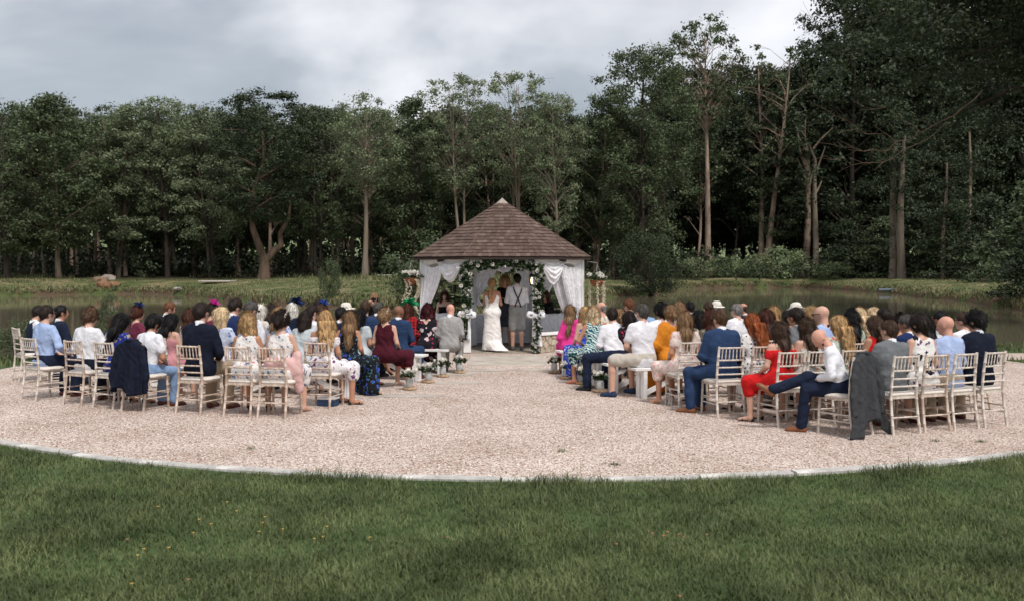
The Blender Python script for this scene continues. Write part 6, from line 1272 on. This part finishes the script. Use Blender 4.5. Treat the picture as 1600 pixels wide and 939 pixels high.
# right block, chairs
g('bn', 1071, 502, 'R6', 'f', 'long', 'dblonde', 'tan', ('dress', FPK), None, HN, dict(lrot=30, arms='side'), (), 'woman with shoulder length fair hair in pink floral dress', chm=m_lime)
g('br', 1113, 498, 'R6', 'f', 'long', 'auburn', 'light', ('dress', DAP), None, HB, None, (), 'auburn woman in dark patterned dress behind the navy suit')
g('bv', 1201, 498, 'R6', 'f', 'vlong', 'auburn', 'light', ('dress', NAVY), None, HB, None, (GL,), 'woman with very long auburn hair and sunglasses')
g('cg', 1354, 494, 'R6', 'f', 'wavy', 'lblonde', 'light', ('dress', GF), None, HN, None, (), 'woman with wavy pale blonde hair in green floral dress')
g('ci', 1393, 494, 'R6', 'f', 'bun', 'dark', 'tan', ('dress', BLUSH), None, HN, None, (), 'dark haired woman far forward above the grey suit')
g('bs', 1130, 499, 'R7', 'm', 'short', 'mid', 'light', ('jacket', MID), ('trousers', MID), OX, dict(lrot=38, legs='sit', lean=6, hyaw=14), (GL, CO), 'man in blue navy suit and tan shoes at the right aisle', chm=m_lime)
g('bu', 1181, 505, 'R7', 'f', 'wavy', 'red', 'pale', ('dress', DOT), None, HB, dict(lean=6, hyaw=16), (), 'woman with bright red wavy hair in white polka dot dress')
g('bz', 1246, 496, 'R7', 'm', 'short', 'dark', 'tan', ('jacket', GREY), ('trousers', GREY), OXK, dict(hyaw=18), (GL, CO), 'dark haired man in glasses and grey jacket between the white hat and red straps')
g('cc2', 1291, 492, 'R7', 'm', 'bald', 'mid', 'light', ('shirt', LB), ('trousers', NAVY), OXK, dict(hyaw=24), (GL,), 'bald man with glasses in pale blue shirt in the middle of the right block')
g('cf', 1331, 499, 'R7', 'f', 'vlong', 'black', 'tan', ('dress', GF), None, HB, None, (('small', BLF),), 'woman with very long black hair right of the bald man')
g('ck', 1411, 503, 'R7', 'f', 'updo', 'dark', 'tan', ('strap', BLUSH), None, HN, dict(hyaw=20), (), 'woman with dark pinned up hair ahead of the blue jacket')
g('co2', 1471, 499, 'R7', 'm', 'short', 'black', 'tan', ('shirt', W_), ('trousers', NAVY), OXK, dict(hyaw=22), (GL,), 'black haired man in sunglasses behind the striped shirt')
g('bx', 1214, 518, 'R8', 'f', 'vlong', 'brown', 'light', ('offsh', RED), None, SB, dict(lrot=32, lean=4, hyaw=18, arms='side'), (), 'woman with long brown hair in red off shoulder dress', hip=1222, chm=m_lime)
g('ca', 1266, 512, 'R8', 'f', 'vlong', 'brown', 'light', ('strap', MULT), None, HB, dict(lean=5), (), 'woman with long straight brown hair in floral dress with red straps', chm=m_lime)
g('cd', 1316, 509, 'R8', 'f', 'wavy', 'blonde', 'light', ('dress', GF), None, HN, dict(lean=5, hyaw=20), (GL,), 'woman with wavy blonde hair and sunglasses by the bowed man')
g('ch', 1374, 509, 'R8', 'f', 'wavy', 'brown', 'tan', ('halter', RED), None, HB, dict(lean=5, hyaw=14), (), 'woman with wavy brown hair in red halter dress')
g('cl', 1424, 507, 'R8', 'm', 'short', 'dgrey', 'tan', ('jacket', BNAVY), ('trousers', NAVY), OXK, dict(lean=4, hyaw=24), (CO,), 'greying man in bright navy jacket left of the plum print dress')
g('cn', 1454, 512, 'R8', 'f', 'vlong', 'black', 'light', ('dress', BLK), None, HB, dict(lean=4), (), 'woman with long black hair between two backs at the right')
g('cp', 1509, 502, 'R8', 'm', 'short', 'brown', 'light', ('shirt', W_), ('trousers', NAVY), OXK, dict(hyaw=26), (GL,), 'man in white shirt and sunglasses peeping past the rightmost navy suit')
# right block, back row
g('ce', 1303, 530, 'R9', 'm', 'bald', 'mid', 'pink', ('shirt', W_), ('trousers', NAVY), OX, dict(lean=20, legs='cross', hpitch=40, arms='lap'), (('beard', 'brown'),), 'bald man bowing over crossed legs in white shirt and navy trousers', turn=50, hip=1322, seat=-30, dy=.05, chm=m_lime)
g('cj', 1395, 517, 'R9', 'm', 'short', 'brown', 'light', ('jacket', GREY), ('trousers', GREY), OXB, dict(lean=3, hyaw=16), (CO,), 'brown haired man in grey suit on the back right row', chm=m_lime)
g('cm', 1442, 508, 'R9', 'f', 'pixie', 'dark', 'light', ('sleeveless', PF2), None, HB, dict(lean=3, hyaw=22, arms='side'), (), 'woman with pixie cut in sleeveless white and plum print dress', chm=m_limeb)
g('co', 1486, 509, 'R9', 'm', 'bald', 'mid', 'pink', ('shirt', STR), ('trousers', BEI), OXB, dict(lean=4, hyaw=18, arms='wide'), (), 'bald man in blue striped shirt on the back right row', chm=m_lime)
g('cq', 1531, 503, 'R9', 'm', 'messy', 'black', 'light', ('jacket', DN), ('trousers', BEI), OXB, dict(lean=3, hyaw=22, arms='wide'), (GL, CO), 'black haired man in sunglasses and dark navy suit farthest right', chm=m_lime)
# spare chairs seen between the guests
p = gnd(1590, 668); 
# ------------------------------------------------------------------ couple, registrar, musician, photographer
fz = .018
bride = person('bride', Vector((ray(769, 500, 23.15).x, 23.15, fz)), R(-6), 'f', 'braid', 'blonde', 'tan', ('gown', IVO), None, HN, 'bride with a long blonde braid in a white low backed dress with a train', dict(legs='stand', arms='front', hyaw=-12, lean=0, hpitch=4), 1.0, .0135, (), 'wedding couple')
groom = person('groom', Vector((ray(808, 500, 23.45).x, 23.45, fz)), R(8), 'm', 'short', 'dark', 'light', ('shirt', W_), ('shorts', GSH), ('sneaker', mat('shoe_grey', (.10, .09, .085), rough=.6)), 'groom in white shirt with crossed navy braces and grey shorts', dict(legs='stand', arms='front', hyaw=12, lean=0, hpitch=6), 1.02, .0135, (), 'wedding couple')
J = PEOPLE['groom'][1]; P = J['P']; M_br = mat('braces_navy', (.014, .02, .045), rough=.7)
for s in (-1, 1):
    pts = [P(s * .10, .09, .46), P(s * .105, .02, .535), P(s * .10, -.07, .515), P(s * .07, -.125, .40), P(s * .0, -.128, .25), P(-s * .055, -.118, .12), P(-s * .065, -.118, .06)]
    b = MB(); V = []
    for i, q in enumerate(pts): V += [Vector(q) + Vector((-.014, 0, 0)), Vector(q) + Vector((.014, 0, 0)), Vector(q) + Vector((.014, -.008, .004)), Vector(q) + Vector((-.014, -.008, .004))]
    b.add(V, [(4*i+k, 4*i+(k+1) % 4, 4*i+4+(k+1) % 4, 4*i+4+k) for i in range(len(pts)-1) for k in range(4)]); b.build('brace', M_br, groom)
person('reg', Vector((ray(789, 480, 25.05).x, 25.05, fz)), R(180), 'f', 'curly', 'blonde', 'light', ('blouse', BLK), ('strap', c_('slate_print', (.05, .06, .075), 'floral', (.02, .025, .03), (.09, .1, .12), 22.)), HB, 'registrar in black top and slate skirt facing the couple', dict(legs='stand', arms='book', hyaw=4, hpitch=16), 1.03, .0125, (('face',),), 'registrar')
o, J = PEOPLE['reg']; b = MB(); b.box((0, 0, 0), (.24, .17, .02), Matrix.Rotation(R(24), 3, 'X').to_4x4(), ch=.003); c = o.matrix_basis @ Vector(((J['Wl'] + J['Wr']) / 2 + V3(0, .09, .03)) * 1.0); c = Vector((o.location.x, o.location.y - .36, 1.16)); tag(b.build('ceremony_folder', mat('folder_black', (.012, .012, .014), rough=.5), loc=c), 'black folder held by the registrar', 'folder')
mus = person('mus', Vector((ray(695, 470, 25.7).x, 25.7, .01)), R(176), 'f', 'long', 'auburn', 'pale', ('strap', BLK), None, HB, 'seated musician with long auburn hair and bare shoulders facing the guests', dict(hyaw=10, hpitch=4, arms='front'), 1.0, .0125, (('face',),), 'musicians')
chair(mus.location, R(176), 'limewashed chair of the musician in the gazebo')
c = mus.location + Vector((.27, -.22, 0)); b = MB(); b.tube([(0, 0, .05), (0, 0, 1.42)], .012, 6); b.tube([(-.2, .1, 0), (0, 0, .12), (.2, .1, 0)], .011, 5); b.tube([(0, 0, .12), (0, -.22, 0)], .011, 5); b.lathe([(.02, 1.30), (.045, 1.34), (.05, 1.42), (.042, 1.48), (.02, 1.50)], 12); tag(b.build('microphone_stand', mat('black_iron', (.015, .014, .013)), loc=c, smooth=True), 'black microphone on a stand in front of the musician', 'microphone')
gs = person('guest_r', Vector((ray(853, 470, 25.5).x, 25.5, .01)), R(160), 'f', 'bob', 'auburn', 'light', ('shirt', BLK), ('trousers', BLK), OXK, 'seated helper in black half hidden behind the right rose garland', dict(hyaw=-8), 1.0, .016, (('face',),), 'musicians')
chair(gs.location, R(160), 'limewashed chair of the helper in black in the gazebo')
chair(Vector((ray(877, 480, 25.2).x, 25.25, .01)), R(175), 'empty limewashed chair behind the right table in the gazebo')
pho = person('pho', Vector((ray(588, 470, 20.6).x, 20.6, 0)), R(172), 'm', 'short', 'dblonde', 'light', ('shirt', BLK), ('trousers', CHAR), OXK, 'crouching photographer with a black camera raised to his face', dict(arms='cam', hip=.62, hpitch=2, hyaw=0, bend=-.2, lean=12), 1.0, .0145, (), 'photographer')
J = PEOPLE['pho'][1]; b = MB(); b.box((0, 0, 0), (.15, .07, .10), ch=.01); b.box((0, .0, .06), (.06, .06, .035), ch=.006); V_ = MB(); b.tube([(0, .03, 0), (0, .09, 0), (0, .15, 0)], [.04, .042, .045], 14); hw_ = pho.matrix_basis @ Vector(J['hc'] + V3(0, .145, .015)); hw_ = Vector((pho.location.x + math.sin(R(8)) * -.0, pho.location.y - .155 - .035, J['hc'][2] + .015)); tag(b.build('camera', mat('black_plastic', (.01, .01, .01), rough=.2), loc=hw_, rotz=R(172), smooth=True), 'black camera held up by the photographer', 'camera')
# ------------------------------------------------------------------ jackets over chair backs and a lap
def draped(base, rz, m, label, w_=.44, drop=.60, flare=.16, seed=1):
    """jacket hung over a chair's top rail: shoulders on the rail, back panel outside, fronts inside, sleeves at the sides"""
    r = random.Random(seed); top, yb = .955, -.262; t0 = tag(empty('jacket', base, rz), label, 'jacket', 'jackets hung over chairs'); nu, nv = 44, 34; V = []
    ph = [r.uniform(0, 6) for _ in range(4)]
    for side, off in ((0, 0.0), (1, .012)):
        for j in range(nv + 1):
            v = j / nv
            for i in range(nu + 1):
                u = i / nu - .5; sh = -.105 * (abs(u) * 2) ** 2.0
                if v < .22: a = v / .22; z = top + sh - .30 * (1 - a) ** 1.2; y = yb + .055 + .02 * (1 - a); wd = w_ * (.86 + .1 * a); fo = 0
                elif v < .30: a = (v - .22) / .08; z = top + sh + .018 * math.sin(a * math.pi); y = yb + .055 - .10 * a; wd = w_; fo = 0
                else: a = (v - .30) / .70; z = top + sh - a * drop * (1 + .10 * math.sin(u * 7 + ph[0])); y = yb - .045 - .05 * a; wd = w_ + flare * a ** 1.3; fo = (.008 + .055 * a) * (math.sin(u * 15 + ph[1] + 1.5 * a) + .5 * math.sin(u * 33 + ph[2])) * (.5 + .5 * a)
                y -= .014 * math.exp(-((u - .01) / .018) ** 2) * (1 if v > .32 else 0); V.append((u * wd + (.012 * math.sin(v * 9 + ph[3])), y - fo * .55 - off * (-1 if v < .26 else 1) , z + off * (1 if v < .34 and v > .2 else 0)))
    q = (nu + 1) * (nv + 1); Fs = [(j*(nu+1)+i, j*(nu+1)+i+1, (j+1)*(nu+1)+i+1, (j+1)*(nu+1)+i) for j in range(nv) for i in range(nu)]; F2 = [tuple(x + q for x in f[::-1]) for f in Fs]
    rim = [i for i in range(nu)]; E = [(i, i + 1) for i in range(nu)] + [(nv*(nu+1)+i+1, nv*(nu+1)+i) for i in range(nu)] + [((j+1)*(nu+1), j*(nu+1)) for j in range(nv)] + [(j*(nu+1)+nu, (j+1)*(nu+1)+nu) for j in range(nv)]
    link('body', npmesh('jacket_body', V, Fs + F2 + [(b_, a_, a_ + q, b_ + q) for a_, b_ in E], True), m, t0)
    for s in (-1, 1):
        o = []; P = [V3(s * (w_/2 - .03), yb - .03, top - .10), V3(s * (w_/2 + .035), yb - .045, top - .30), V3(s * (w_/2 + .065), yb - .055, top - .48), V3(s * (w_/2 + .05 + r.uniform(-.02, .03)), yb - .06, top - .68)]
        for p_, q_, r0, r1 in zip(P, P[1:], (.06, .062, .056), (.062, .056, .05)): o.append(pr('s', p_, q_, r0, r1, k=.03, s=(1, .62, 1)))
        link('sleeve', sdf_mesh('sleeve', o, .014, fold=.004, freq=40., cuts=[((0, 0, top - .70), (0, 0, -1))]), m, t0)
    b = MB(); b.tube([(-.10, yb + .07, top - .10), (-.075, yb + .03, top + .012), (-.03, yb - .055, top + .012), (.03, yb - .055, top + .012), (.075, yb + .03, top + .012), (.10, yb + .07, top - .10)], [.012, .018, .020, .020, .018, .012], 7); b.build('collar', m, t0, True)
    return t0
p = on_row(227, ROW['L6']); draped(p, facing(p), DN, 'dark navy jacket draped over the chair of the black haired boy', .44, .66, .20, 1)
oce = PEOPLE['ce'][0]; draped(oce.location, oce.rotation_euler.z - R(30), c_('grey_tweed', (.045, .047, .051)), 'grey tweed jacket draped over the chair of the bowing man', .40, .82, .36, 5)
o, J = PEOPLE['bu']; b = sdf_mesh('bundle', [pr('a', V3(-.14, .20, .72), V3(.06, .26, .70), .10, k=.05, s=(1, 1, .7)), pr('a', V3(-.16, .16, .66), V3(-.24, .06, .50), .09, .07, k=.05)], .016, fold=.008); ob = link('jacket', b, BLK, None, o.location, o.rotation_euler.z); tag(ob, 'black jacket bundled on the lap of the red haired woman', 'jacket')
# ------------------------------------------------------------------ flower jars along the aisle, bottles, bag
m_glass = mat('jar_glass', (.80, .82, .80), rough=.12, trans=.6, spec=.5); m_slice = mat('log_slice', (.36, .22, .12), rough=.85, var=.3, vscale=14, col2=(.52, .37, .23))
def jar(px, py, label, k, s=1.0):
    p = gnd(px, py); r = random.Random(k)
    b = MB(); b.lathe([(.10, 0), (.115, .006), (.112, .03), (.10, .034)], 18); w = b.build('log_slice', m_slice, None, False, loc=(p.x, p.y, .012)); tag(w, 'round log slice under the ' + label, 'log slice', 'log slices along the aisle')
    o = tag(empty('flower_jar', (p.x, p.y, .047)), label, 'flower jar', 'flower jars along the aisle'); o.scale = (s,) * 3
    b = MB(); b.lathe([(.040, 0), (.048, .01), (.048, .085), (.038, .10), (.040, .118), (.036, .118), (.034, .10), (.043, .084), (.043, .014), (.01, .012)], 16); b.build('jar', m_glass, o, True)
    C = np.array([(r.gauss(0, .045), r.gauss(0, .045), .13 + r.random() * .06) for _ in range(26)]); A, Q = leaf_cloud(C, [.03] * 26, 6, .045, k); link('leaves', npmesh('leaves', A, Q), m_ivy, o)
    for i in range(9): f = link('rose', ROSE, None, o, (r.gauss(0, .05), r.gauss(0, .05), .165 + r.uniform(0, .06))); f.scale = (r.uniform(.028, .042),) * 3; f.rotation_euler = (r.uniform(0, 1.2), 0, r.uniform(0, 6.28))
for k, (x, y, l) in enumerate(((640, 609, 'flower jar by the brown shoe beside the left benches'), (669, 598, 'flower jar at the aisle end of the second left bench'), (692, 589, 'flower jar between the second and first left benches'), (718, 583, 'flower jar at the feet of the light grey suit'), (866, 583, 'flower jar nearest the gazebo at the right aisle'), (884, 592, 'flower jar by the white shoes under the blue maxi dress'), (907, 600, 'flower jar by the orange heels on the right'), (917, 606, 'flower jar beside the red heels on the right'), (938, 613, 'flower jar by the black shoe of the leaning man'))): jar(x, y, l, k, 1.25)
m_pla = mat('bottle_clear', (.85, .88, .9), rough=.1, trans=.8)
for px, py, l in ((1047, 633, 'clear water bottle beside the nude heels'), (1079, 637, 'clear water bottle under the chair at the blue navy suit')):
    p = gnd(px, py); o = tag(empty('water_bottle', (p.x, p.y, .01)), l, 'bottle', 'water bottles on the gravel'); b = MB(); b.lathe([(.028, 0), (.033, .008), (.033, .15), (.014, .19), (.013, .205)], 14); b.build('bottle', m_pla, o, True); b = MB(); b.lathe([(.016, .2), (.016, .222)], 12); b.build('cap', mat('cap_white', (.8, .8, .8)), o)
p = gnd(513, 634); o = tag(empty('gift_box', (p.x, p.y, .01), R(-12)), 'navy and white flat box on the gravel under the aisle chair', 'box'); b = MB(); b.box((0, 0, .045), (.26, .18, .09), ch=.004); b.build('box', mat('box_navy', (.03, .06, .13), rough=.6), o); b = MB(); b.box((0, 0, .103), (.27, .19, .022), ch=.004); b.build('lid', mat('box_white', (.7, .7, .7)), o)
p = gnd(708, 611); o = tag(empty('clutch_bag', on_row(600, ROW['L1']) + Vector((.6, .2, 0))), 'small black handbag beside the plaid shawl', 'bag'); b = MB(); b.box((0, 0, .09), (.24, .09, .17), ch=.02); b.build('body', mat('black_leather', (.008, .008, .009)), o); b = MB(); b.tube([(-.1, 0, .16), (-.05, 0, .28), (.05, 0, .28), (.1, 0, .16)], .008, 6); b.build('strap', mat('black_leather', (.008, .008, .009)), o)

for px, py, k in ((1533, 691, 1), (392, 702, 2), (960, 727, 3), (1462, 690, 4), (880, 706, 5)):      # weeds in the gravel
    p = gnd(px, py); n = 40; r_ = np.random.default_rng(k); x_ = p.x + r_.normal(0, .035, n); y_ = p.y + r_.normal(0, .03, n)
    tag(blades('gravel_weed', x_, y_, np.full(n, .005), .015 + .025 * r_.random(n), np.full(n, .006), m_blade, 1.2, k), 'small green weed tuft growing in the gravel', 'weed', 'weeds in the gravel')
